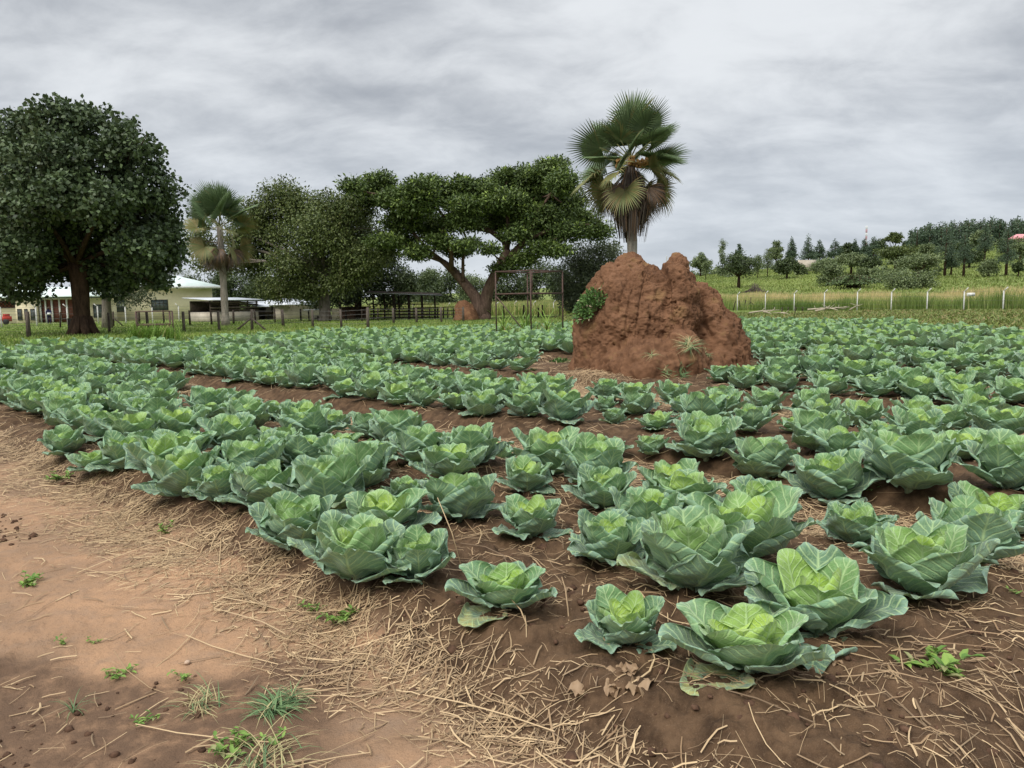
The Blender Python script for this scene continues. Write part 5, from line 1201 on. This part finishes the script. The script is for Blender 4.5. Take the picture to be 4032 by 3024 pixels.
def z5(l, ox=0): return [(ox + x/2.212, 1050 + b_/2.212, 1050 + t_/2.212) for x, b_, t_ in l]
near = [(-60/3.0, 1335, 1225)] + z5([(250,615,392),(610,585,450),(955,575,400),(1290,572,395),(1605,570,390),(1910,560,385)]) + z5([(205,555,372),(478,522,372),(735,530,372),(985,540,372),(1215,540,355),(1440,495,358),(1640,488,358),(1855,485,350),(2045,478,350)], 900)
post_fence('wooden_post_fence', 'nearer wire fence on crooked grey wooden posts at the field edge', near, wood, 4, 0.10, 0.02, 1, brace=(7,))
far = z5([(240,530,400),(525,530,395),(990,520,390),(1215,510,385),(1430,500,378),(1655,510,380),(1845,510,380),(2035,500,378)]) + z5([(45,503,378),(238,495,372),(405,485,370),(630,470,368),(780,470,430),(880,480,365),(1025,470,370),(1163,475,370),(1300,475,360)], 900)
post_fence('dark_post_fence', 'farther fence of thin dark wooden posts on the lawn before the sheds', far, woodd, 3, 0.085, 0.03, 2, brace=(2, 12))
def conc_fence(name, label, posts, s_=1, plate=None):
    pts = []
    for px, pb, pt_, Y in posts:
        p = at(px, pb, Y); pts.append((p, at(px, pt_, Y)[2] - p[2]))
    o = pts[0][0].copy(); root = empty(name, tuple(o), 0, label, 'fence')
    for i, (p, h) in enumerate(pts):
        q = p - o; M = MB(); k = h*0.86; M.bar(q + np.array((0, 0, -0.6)), q + np.array((0, 0, k)), 0.09); M.bar(q + np.array((0, 0, k - 0.04)), q + np.array((0.26*s_, -0.15, h)), 0.09); o_ = M.build('concrete_post', conc, root, smooth=False)
        if plate == i: M = MB(); M.box(q + np.array((0.55, -0.1, h*0.72)), (0.75, 0.03, 0.32)); M.build('name_plate', whitep, root, smooth=False)
    for f in (0.12, 0.3, 0.48, 0.66, 0.84): M = MB(); M.tube([p - o + np.array((0, 0, h*f)) for p, h in pts], 0.007, 4, cap=False); M.build('wire', wire_m, root)
RC = [(337,705,580),(520,700,573),(708,700,571),(905,688,565),(1120,692,560),(1342,713,558),(1576,715,556),(1816,716,552),(2073,716,548)]
cR = []
for x, b_, t_ in RC:
    pb, pt_ = 800 + b_/1.6607, 800 + t_/1.6607; Y = 2.35*F/(pb - pt_) if x != 905 and x != 1120 else 2.35*F/((708 - t_)/1.6607); cR.append((2700 + x/1.6607, 800 + (min(b_, 700) if x < 1200 else b_)/1.6607 + (4 if x in (905, 1120) else 0), pt_, Y))
YR = [c_[3] for c_ in cR]; fit = np.polyfit([c_[0] for c_ in cR], [1/y for y in YR], 1); cR = [(a_, b_, c_, 1/np.polyval(fit, a_)) for a_, b_, c_, d_ in cR]
cR.append((4110, 1233, 1128, 1/np.polyval(fit, 4110)))
def lift_ground(cR):
    out = []
    for px, pb, pt_, Y in cR: out.append((px, pb, pt_, Y))
    return out
conc_fence('concrete_post_fence', 'line of white bent-top concrete posts in front of the tall grass, right', cR, 1, 7)
cL = [(7, 1286, 1196, 68), (146, 1283, 1197, 70), (268, 1280, 1197, 72), (387, 1262, 1196, 76), (497, 1276, 1195, 75), (602, 1270, 1200, 78), (706, 1266, 1195, 80), (800, 1262, 1193, 82), (980, 1258, 1193, 84), (1058, 1256, 1191, 85)]
conc_fence('concrete_post_fence', 'grey bent-top concrete posts along the farmyard on the left', cL, -1)
cM = [(1625, 1246, 1198, 90), (1705, 1246, 1196, 92), (1765, 1246, 1193, 92), (1868, 1244, 1190, 93), (1955, 1242, 1190, 92), (2027, 1243, 1185, 90), (2102, 1242, 1185, 88), (2180, 1240, 1182, 86), (2257, 1238, 1180, 85)]
conc_fence('concrete_post_fence', 'pale bent-top concrete posts seen between umbrella tree and mound', cM, 1)
mdf = [(1905, 1255, 1208), (1931, 1254, 1205), (1985, 1252, 1200), (2062, 1254, 1201), (2088, 1250, 1196), (2120, 1252, 1212), (2137, 1252, 1200), (2205, 1250, 1203)]
post_fence('dark_post_fence', 'short dark wooden posts on the grass between umbrella tree and mound', mdf, woodd, 2, 0.07, 0.05, 5)
lw = [(2886, 1224, 1185), (2915, 1223, 1183), (2931, 1222, 1181), (2955, 1222, 1170)]
post_fence('dark_post_fence', 'leaning dark posts with a slanting brace beside the tall grass, right of the mound', lw, woodd, 0, 0.06, 0.10, 6, brace=(3,))
sg = [(3078, 1240, 1210), (3103, 1232, 1208), (3128, 1247, 1208), (3160, 1230, 1207)]
post_fence('broken_post_line', 'broken black stumps behind the fallen branches', sg, woodd, 0, 0.05, 0.08, 7)
# fallen branches on the weeds
dry = flat_mat('dry_branch', (0.30, 0.26, 0.19), (0.48, 0.42, 0.32), 6)
rng = np.random.default_rng(9)
for i, (x1, y1, x2, y2) in enumerate([(2950, 1232, 3068, 1221), (3005, 1228, 3040, 1238), (3210, 1224, 3345, 1209), (3180, 1219, 3330, 1216), (3250, 1214, 3300, 1222), (3345, 1222, 3385, 1202), (3075, 1232, 3118, 1244)]):
    a_ = gp(x1, y1); Y = min(a_[1], 62); A_ = at(x1, y1, Y); B_ = at(x2, y2, Y + rng.uniform(-1, 1)); M = MB(); m_ = (A_ + B_)/2 + np.array((0, 0, 0.12)); P = bez(A_, m_, B_, 6); M.tube(P, np.linspace(0.08, 0.03, 6), 6)
    for k in range(3): q = P[int(rng.integers(1, 5))]; M.tube([q, q + np.array((rng.uniform(-.9, .9), 0.1, rng.uniform(0.0, 0.35)))], [0.03, 0.012], 4)
    o = M.build('fallen_branch', dry); tag(o, 'bleached fallen branch lying in the weeds before the tall grass', 'branch', 'fallen branches')

# ------------------------------------------------------------------ grasses of the setting
def blades(nm, xr, yr, keep, L, w, seed, colf, lean=0.25, seg=2, zoff=0.0):
    rng = np.random.default_rng(seed); x = rng.uniform(*xr, nm); y = rng.uniform(*yr, nm); k = keep(x, y) & (np.abs(x) < 0.80*y + 4); x, y = x[k], y[k]; n = len(x)
    z = zg(x, y) + zoff; az = rng.uniform(0, 6.28, n); h = L(x, y, rng); ww = w*rng.uniform(0.6, 1.3, n); sx, sy = np.cos(az)*ww/2, np.sin(az)*ww/2
    lx, ly = rng.normal(0, lean, n)*h, rng.normal(0, lean, n)*h
    V = np.stack([np.stack([x - sx, y - sy, z - 0.02], 1), np.stack([x + sx, y + sy, z - 0.02], 1), np.stack([x + sx*0.8 + lx*0.35, y + sy*0.8 + ly*0.35, z + h*0.6], 1), np.stack([x - sx*0.8 + lx*0.35, y - sy*0.8 + ly*0.35, z + h*0.6], 1), np.stack([x + lx, y + ly, z + h], 1)], 1).reshape(-1, 3)
    b_ = np.arange(n)[:, None]*5; M = MB(); cc = np.repeat(colf(x, y, rng), 5, 0)
    M.add(V, np.concatenate([b_ + np.array([[0, 1, 2, 3]]), b_ + np.array([[3, 2, 4, 4]])]), cc); return M
def c_l(x, y, rng): return np.stack([np.clip(0.5 + 0.5*fbm(p3(x*0.3, y*0.3), 3, 7) + rng.normal(0, 0.2, len(x)), 0, 1), (rng.random(len(x)) < 0.06)*0.6, x*0], 1)
M = blades(230000, (-60, 30), (24, 95), lambda x, y: (y > far_edge(x) + 0.3) & (y < 30 + 65*np.random.default_rng(1).random(len(x))**1.4), lambda x, y, r: r.uniform(0.05, 0.16, len(x)), 0.05, 61, c_l, 0.4)
tag(M.build('lawn_grass', grass_mat, smooth=False), 'short green lawn grass between the field and the farm buildings', 'grass', kind='stuff')
# weeds between the field and the right-hand fence
weedy = plain_leaf('ground_cover_leaf', (0.10, 0.135, 0.035), (0.21, 0.25, 0.070), (0.26, 0.19, 0.09), 0.1)
def keep_w(x, y):
    n, t = nt_of(x, y); return ~in_field(x, y) & (x > 4) & (y > 16) & (y < 72)
M = blades(90000, (4, 60), (16, 72), keep_w, lambda x, y, r: r.uniform(0.05, 0.28, len(x))**1.0, 0.09, 62, lambda x, y, r: np.stack([r.random(len(x)), (r.random(len(x)) < 0.22)*0.8, x*0], 1), 0.8)
tag(M.build('low_weeds', weedy, smooth=False), 'low trampled weeds and cover crop between the cabbages and the right fence', 'weeds', kind='stuff')
# field fringe weeds: grass along the furrows far away
def fa_(px): return 1/np.polyval(fit, px)
xs_ = np.array([at(px, 1200, fa_(px))[0] for px in (2500, 2900, 3300, 3700, 4110, 4600)]); ys_ = np.array([fa_(px) for px in (2500, 2900, 3300, 3700, 4110, 4600)])
def keep_t(x, y):
    yf = np.interp(x, xs_[np.argsort(xs_)], ys_[np.argsort(xs_)]); return (x > 10) & (y > yf + 0.4) & (y < yf + 38)
tallm = plain_leaf('tall_savanna_grass', (0.10, 0.165, 0.035), (0.25, 0.32, 0.085), (0.55, 0.46, 0.22), 0.2)
def c_t(x, y, rng):
    yf = np.interp(x, xs_[np.argsort(xs_)], ys_[np.argsort(xs_)]); d = y - yf; pat = fbm(p3(x*0.12, y*0.12), 3, 17)
    return np.stack([np.clip(0.25 + d/14 + 0.4*pat + rng.normal(0, 0.2, len(x)), 0, 1), np.clip((d - 5)/14 + 0.5*pat + rng.normal(0, 0.25, len(x)), 0, 1)*(rng.random(len(x)) < 0.85), x*0], 1)
M = blades(330000, (8, 75), (40, 135), keep_t, lambda x, y, r: r.uniform(0.8, 1.55, len(x))*(1 + 0.42*fbm(p3(x*0.25, y*0.25), 4, 71)), 0.06, 63, c_t, 0.16)
tag(M.build('tall_grass', tallm, smooth=False), 'waist-high savanna grass with straw-coloured tops behind the white posts', 'grass', kind='stuff')
M = blades(60000, (-20, 14), (84, 120), lambda x, y: x > -20, lambda x, y, r: r.uniform(0.7, 1.6, len(x)), 0.08, 64, lambda x, y, r: np.stack([r.uniform(0.4, 1, len(x)), (r.random(len(x)) < 0.35)*0.7, x*0], 1), 0.16)
tag(M.build('tall_grass', tallm, smooth=False), 'pale tall grass beyond the shelter and the umbrella tree', 'grass', kind='stuff')
M = blades(150000, (20, 230), (110, 330), lambda x, y: x > 0.1*y, lambda x, y, r: r.uniform(0.15, 0.45, len(x)), 0.22, 65, lambda x, y, r: np.stack([np.clip(0.6 + 0.4*fbm(p3(x*0.05, y*0.05), 3, 5) + r.normal(0, 0.15, len(x)), 0, 1), (r.random(len(x)) < 0.1)*0.5, x*0], 1), 0.6)
tag(M.build('hill_grass', plain_leaf('hill_grass_blade', (0.12, 0.17, 0.042), (0.23, 0.285, 0.075), (0.30, 0.26, 0.12), 0.15), smooth=False), 'bright green grass on the rising slope', 'grass', kind='stuff')

# ------------------------------------------------------------------ hillside trees
def hpt(cx, cy): return 2700 + cx/1.6607, 800 + cy/1.6607
def hill_tree(label, cx, base, top, wd, kind, seed, dmin=None):
    rng = np.random.default_rng(seed); px, pb = hpt(cx, base); _, pt_ = hpt(cx, top); pw = wd/1.6607
    # walk out along the view ray until the slope is met
    r = ray(px, pb); t = 90.0
    while t < 365 and EYE + r[2]/r[1]*t > zg1(r[0]/r[1]*t, t): t *= 1.01
    Y = t if dmin is None else dmin; p = at(px, pb, Y); zb = zg1(p[0], Y); ztop = at(px, pt_, Y)[2]; H = ztop - zb; W = pw/F*Y; o = np.array((p[0], Y, zb - 0.1))
    root = empty('tree', tuple(o), 0, label, 'tree', 'trees scattered over the far slope'); tb = MB(); mb = MB(); lf = max(0.35, Y*0.0024)
    if kind == 'pine':
        tb.tube([(0, 0, -0.2), (0.1, 0, H*0.5), (0, 0, H*0.97)], [H*0.022 + 0.08, H*0.016 + 0.05, 0.05], 6); bl = []
        h0 = 0.38
        for k in range(11):
            q = k/10; zz = H*(h0 + (0.97 - h0)*q); rr = W*0.5*(1 - q)**0.8 + 0.3
            for j in range(max(2, int(6*(1 - q)))): a = rng.uniform(0, 6.28); bl.append((np.array((math.cos(a)*rr*0.6, math.sin(a)*rr*0.6, zz + rng.normal(0, H*0.02))), np.array((rr*0.42 + 0.15, rr*0.42 + 0.15, H*0.035 + 0.15)))); tb.tube([(0, 0, zz - 0.3), bl[-1][0]], [0.06, 0.03], 4)
        crown(mb, bl, rng, 3200, lf*0.85, wr=0.35, clump=10, shell=0.2, cr=W*0.06 + 0.2, up=0.2); cm = c_pine
    elif kind == 'slim':
        tb.tube([(0, 0, -0.2), (0.1, 0, H*0.5), (0, 0, H*0.95)], [0.14, 0.1, 0.04], 6); bl = [(np.array((rng.normal(0, W*0.15), rng.normal(0, W*0.15), H*q)), np.array((W*0.30, W*0.30, H*0.09))) for q in np.linspace(0.42, 0.93, 8)]
        crown(mb, bl, rng, 1500, lf*0.8, wr=0.4, clump=10, shell=0.2, cr=W*0.15); cm = c_hill
    elif kind == 'feather':
        bl = []; fr_ = MB()
        for k in range(70):
            a = rng.uniform(0, 6.28); e = rng.uniform(0.3, 1.35); L = W*0.55*rng.uniform(0.7, 1.1); c0 = np.array((rng.normal(0, W*0.12), rng.normal(0, W*0.12), 0.3))
            P = bez(c0, c0 + L*np.array((math.cos(a)*0.45*math.cos(e), math.sin(a)*0.45*math.cos(e), 0.75*math.sin(e) + 0.3)), c0 + L*np.array((math.cos(a), math.sin(a), 0.15 + 0.2*math.sin(e))), 9); tb.tube(P, np.linspace(0.07, 0.02, 9), 4)
            for i in range(1, 9):
                m_ = 6; Pp = np.repeat(P[i][None], m_, 0) + rng.normal(0, 0.05, (m_, 3)); tan = P[i] - P[i-1]; tan /= np.linalg.norm(tan); sd_ = np.cross(tan, (0, 0, 1.0)); sd_ /= np.linalg.norm(sd_) + 1e-6
                D = np.where(np.arange(m_)[:, None] % 2 == 0, sd_, -sd_) + tan*0.5 + np.array((0, 0, -0.45)) + rng.normal(0, 0.15, (m_, 3)); D /= np.linalg.norm(D, axis=1)[:, None]; N = np.cross(D, tan); N /= np.linalg.norm(N, axis=1)[:, None] + 1e-6
                mb.leaves(Pp, D, N, W*0.10, 0.14, np.stack([rng.random(m_), np.zeros(m_), np.zeros(m_)], 1))
        cm = c_feath
    else:
        bush = kind == 'bush'; th = 0.05 if bush else 0.30; tb.tube([(0, 0, -0.2), (0.1*W*0.1, 0, H*(th + 0.1))], [W*0.035 + 0.1, W*0.025 + 0.06], 7); bl = []
        flat = kind == 'flat'
        for k in range(16 if wd > 130 else 9):
            a = rng.uniform(0, 6.28); rr = W*0.5*math.sqrt(rng.random())*0.78; q = rng.uniform(th + 0.14, 0.88) if not flat else rng.uniform(0.62, 0.90)
            q = min(q, 0.93 - 0.35*(rr/(W*0.5))**2 if not flat else 0.92); s_ = W*rng.uniform(0.13, 0.20); bl.append((np.array((math.cos(a)*rr, math.sin(a)*rr, H*q)), np.array((s_, s_, s_*(0.75 if not flat else 0.4)))))
        bl.append((np.array((0, 0, H*0.88)), np.array((W*0.16, W*0.16, H*0.10))))
        limbs(tb, (0, 0, H*th), bl[:8], rng, W*0.02 + 0.06, 2)
        crown(mb, bl, rng, 5200 if wd > 150 else 2600, lf, wr=0.6, clump=12, shell=0.35, cr=W*0.07 + 0.15, zsq=0.7, up=0.5); cm = {'flat': c_olive, 'bush': c_hill, 'dark': c_dark, 'round': c_hill}[kind]
    tb.build('trunk', bk_dark, root); mb.build('crown', cm, root, smooth=False); return root
HT = [('round tree half hidden behind the right shoulder of the mound', 95, 480, 322, 150, 'round'), ('thin-stemmed tree beside the mound shoulder', 130, 505, 380, 60, 'slim'), ('tall slender pale tree on the skyline right of the mound', 238, 480, 242, 62, 'slim'),
 ('large flat-crowned dark tree on the green slope with a visible stout trunk', 345, 555, 305, 265, 'dark'), ('little pine poking above the large flat-crowned tree', 348, 400, 262, 60, 'pine'), ('thin tree with bare lower stem right of the flat-crowned tree', 470, 492, 340, 60, 'slim'),
 ('straight young tree with bare stem, left of the round skyline tree', 533, 488, 292, 90, 'slim'), ('round-headed tree on the skyline', 590, 385, 246, 120, 'round'), ('low round dark tree on the green slope', 660, 497, 362, 165, 'dark'), ('spiky conifer with open whorls on the skyline', 690, 360, 230, 70, 'pine'),
 ('dark conifer above the pale low wall', 800, 430, 224, 100, 'pine'), ('smaller dark conifer next to it', 872, 375, 248, 90, 'pine'), ('dark leafy conifer in the skyline group, third from the spiky one', 975, 375, 240, 110, 'pine'), ('rounded dark tree in the skyline dip', 1060, 345, 262, 110, 'dark'),
 ('narrow conifer rising left of the red mast', 1105, 350, 240, 60, 'pine'), ('wide olive bush tree at the foot of the slope', 930, 545, 362, 220, 'bush'), ('rounded green tree behind the wide olive bush', 1080, 465, 325, 190, 'round'), ('feathery wild date clump with arching fronds', 1090, 562, 440, 250, 'feather'),
 ('conifer right of the red mast', 1168, 360, 240, 80, 'pine'), ('tall dim conifer above the bushes in the middle of the slope', 1222, 425, 228, 100, 'pine'), ('open-crowned tree at the top of the slope, left of the pine wood', 1358, 262, 186, 120, 'flat'), ('flat-topped olive tree lit brighter than its neighbours', 1370, 440, 285, 250, 'flat'),
 ('big grey-green tree behind the front bushes', 1520, 505, 325, 270, 'round'), ('long leafy bush with big leaves at the slope foot', 1440, 560, 440, 330, 'bush'), ('tallest green pine with a broad pyramid crown', 1692, 478, 148, 150, 'pine'), ('thin pine with bare stem right of the tallest pine', 1733, 475, 288, 70, 'pine'),
 ('dark pine with bare trunk, right part of the slope', 1815, 482, 198, 90, 'pine'), ('dark round tree between the bare-trunked pines', 1852, 425, 318, 165, 'dark'), ('light green willowy tree below the pine wood', 1925, 295, 178, 130, 'round'), ('tousled palm-like bush tree near the right pines', 1978, 480, 360, 150, 'bush'),
 ('tall open pine near the pink-roofed house', 2092, 482, 172, 110, 'pine'), ('slim pine just left of the tall open pine', 1950, 400, 130, 90, 'pine'), ('round tree at the right edge below the pink roof', 2182, 400, 265, 130, 'round'), ('little round tree on a thin stem at the right edge', 2175, 482, 385, 60, 'dark'),
 ('bushy tree over the saddle, right of the conifers', 1270, 330, 235, 120, 'dark'), ('broad dark tree under the pine wood', 1480, 330, 232, 150, 'dark'), ('olive round tree in the middle thicket', 1590, 400, 262, 130, 'round'), ('dim tree at the head of the green clearing', 1800, 350, 262, 120, 'dark'),
 ('dusky thicket tree left of the flat-topped olive tree', 1200, 470, 350, 150, 'dark'), ('dark shrub beside the feathery clump', 1190, 500, 430, 120, 'bush'), ('grey shrub filling the hillside gap', 760, 470, 405, 90, 'bush'), ('tree at the right end of the pine wood, by the house', 2110, 350, 240, 130, 'dark')]
for i, (lb, cx, bs, tp, wd, kd) in enumerate(HT): hill_tree(lb, cx, bs, tp, wd, kd, 900 + i)
# pine wood on the ridge: one dark mass
rng = np.random.default_rng(77); wb = MB(); tbm = MB()
for k in range(150):
    cx = rng.uniform(1470, 2330); px = 2700 + cx/1.6607; Y = rng.uniform(330, 380); p = at(px, 1000, Y); zb = zg1(p[0], Y); top = np.interp(cx, [1470, 1530, 1590, 1760, 2000, 2230, 2330], [195, 165, 150, 128, 112, 108, 105]) + rng.uniform(-10, 28)
    H = at(px, 800 + top/1.6607, Y)[2] - zb; H = max(H, 4.5); W = rng.uniform(4, 7.5); bl = []
    for q in np.linspace(0.12, 0.95, 7): rr = W*0.5*(1 - q)**0.6 + 0.3; bl.append((np.array((p[0] + rng.normal(0, 0.4), Y + rng.normal(0, 0.4), zb + H*q)), np.array((rr, rr, H*0.10))))
    crown(wb, bl, rng, 420, 1.0, wr=0.5, clump=10, shell=0.3, cr=0.7, up=0.2)
    tbm.tube([(p[0], Y, zb - 0.3), (p[0], Y, zb + H*0.98)], [0.25, 0.06], 5)
wood_root = wb.build('pine_wood', c_pine, smooth=False); tag(wood_root, 'dense dark pine wood along the ridge on the right', 'pine wood', kind='stuff'); tbm.build('trunks', bk_dark, wood_root)
# ridge scrub that closes the slope
wb = MB(); rng = np.random.default_rng(79)
for k in range(170):
    px = rng.uniform(2450, 4200); Y = rng.uniform(150, 365); p = at(px, 1100, Y); zb = zg1(p[0], Y); s_ = rng.uniform(0.9, 2.2)
    if 3680 < px < 4050 and Y < 260: continue
    if px < 3400 and Y < 230: continue
    crown(wb, [(np.array((p[0] + rng.normal(0, s_), Y + rng.normal(0, s_), zb + s_*0.6)), np.array((s_*1.3, s_*1.3, s_*0.8))) for q in range(3)], rng, 260, 0.75, wr=0.6, clump=10, shell=0.3, cr=0.6)
tag(wb.build('scrub', c_hill, smooth=False), 'low scrub scattered over the far slope', 'scrub', kind='stuff')
# brush pile, wall, masts, house
rng = np.random.default_rng(80); px, py = hpt(455, 560); x, y = ground_hit(px, py); y = min(y, 150); p = at(px, py, y); bp = MB()
for k in range(120):
    a = rng.uniform(0, 6.28); r_ = rng.uniform(0.3, 3.2); c = np.array((math.cos(a)*r_, math.sin(a)*r_, 0)); h = 2.0*(1 - r_/3.4); bp.tube([c*1.0, c*0.4 + np.array((0, 0, h)) + rng.normal(0, 0.25, 3)], [0.05, 0.02], 4)
o = bp.build('brush_pile', wood); o.location = (p[0], y, zg1(p[0], y)); tag(o, 'heap of dark cut brushwood beside the large flat-crowned tree', 'brush pile')
def slope_box(name, cx0, cx1, ctop, cbot, Y, mat, label, cat, d=0.4):
    A_ = at(*hpt(cx0, cbot), Y); B_ = at(*hpt(cx1, ctop), Y); M = MB(); w_ = B_[0] - A_[0]; h_ = B_[2] - A_[2]; M.box((0, 0, h_/2 - 1.5), (w_, d, h_ + 3)); o = M.build(name, mat, smooth=False); o.location = ((A_[0] + B_[0])/2, Y, A_[2]); return tag(o, label, cat)
slope_box('boundary_wall', 735, 850, 371, 386, 235, greyw, 'long low pale wall on the slope behind the dark conifer', 'wall')
def mast(cx, ctop, cbot, Y, mats, label, wd):
    A_ = at(*hpt(cx, cbot), Y); T_ = at(*hpt(cx, ctop), Y); wd *= 0.6; H = T_[2] - A_[2]; root = empty('radio_mast', tuple(A_), 0, label, 'mast'); n = 8
    for k in range(n):
        M = MB(); z0_, z1_ = H*k/n, H*(k+1)/n
        for sx in (-1, 1):
            for sy in (-1, 1): M.bar((sx*wd, sy*wd, z0_), (sx*wd, sy*wd, z1_), wd*0.35)
        for q in range(2):
            za, zb_ = z0_ + (z1_ - z0_)*q/2, z0_ + (z1_ - z0_)*(q + 1)/2
            for sy in (-1, 1): M.bar((-wd, sy*wd, za), (wd, sy*wd, zb_), wd*0.22)
            for sx in (-1, 1): M.bar((sx*wd, -wd, za), (sx*wd, wd, zb_), wd*0.22)
        M.build('mast_section', mats[k % len(mats)], root, smooth=False)
mred = flat_mat('mast_red', (0.42, 0.16, 0.16), (0.52, 0.22, 0.22), 2)
mast(1177, 148, 330, 420, [mred, whitep], 'tall red and white lattice radio mast on the skyline', 0.50)
mast(-130 + 5, 1010 - 800 and 352 - 8, 420, 420, [conc], 'thin pale mast just left of the second mound peak', 0.35)
A_ = at(*hpt(2150, 275), 300); hr = empty('hill_house', (A_[0] + 3.5, 300, A_[2] - 0.5), 0, 'house with a pink roof near the ridge at the right edge', 'house')
M = MB(); M.box((1.5, 2, 1.2), (9, 6, 3.4)); M.build('wall', greyw, hr, smooth=False)
for xx in (-2.0, 1.0, 4.0): M = MB(); M.box((xx, -1.03, 1.4), (1.2, 0.1, 1.2)); M.build('window', glass, hr, smooth=False)
M = MB(); M.add([(-4, -2, 2.8), (7, -2, 2.8), (7, 6, 2.8), (-4, 6, 2.8), (-1.5, 2, 5.0), (4.5, 2, 5.0)], [(0, 1, 5, 4), (2, 3, 4, 5), (1, 2, 5, 5), (3, 0, 4, 4), (0, 3, 2, 1)]); M.build('roof', pinkr, hr, smooth=False)
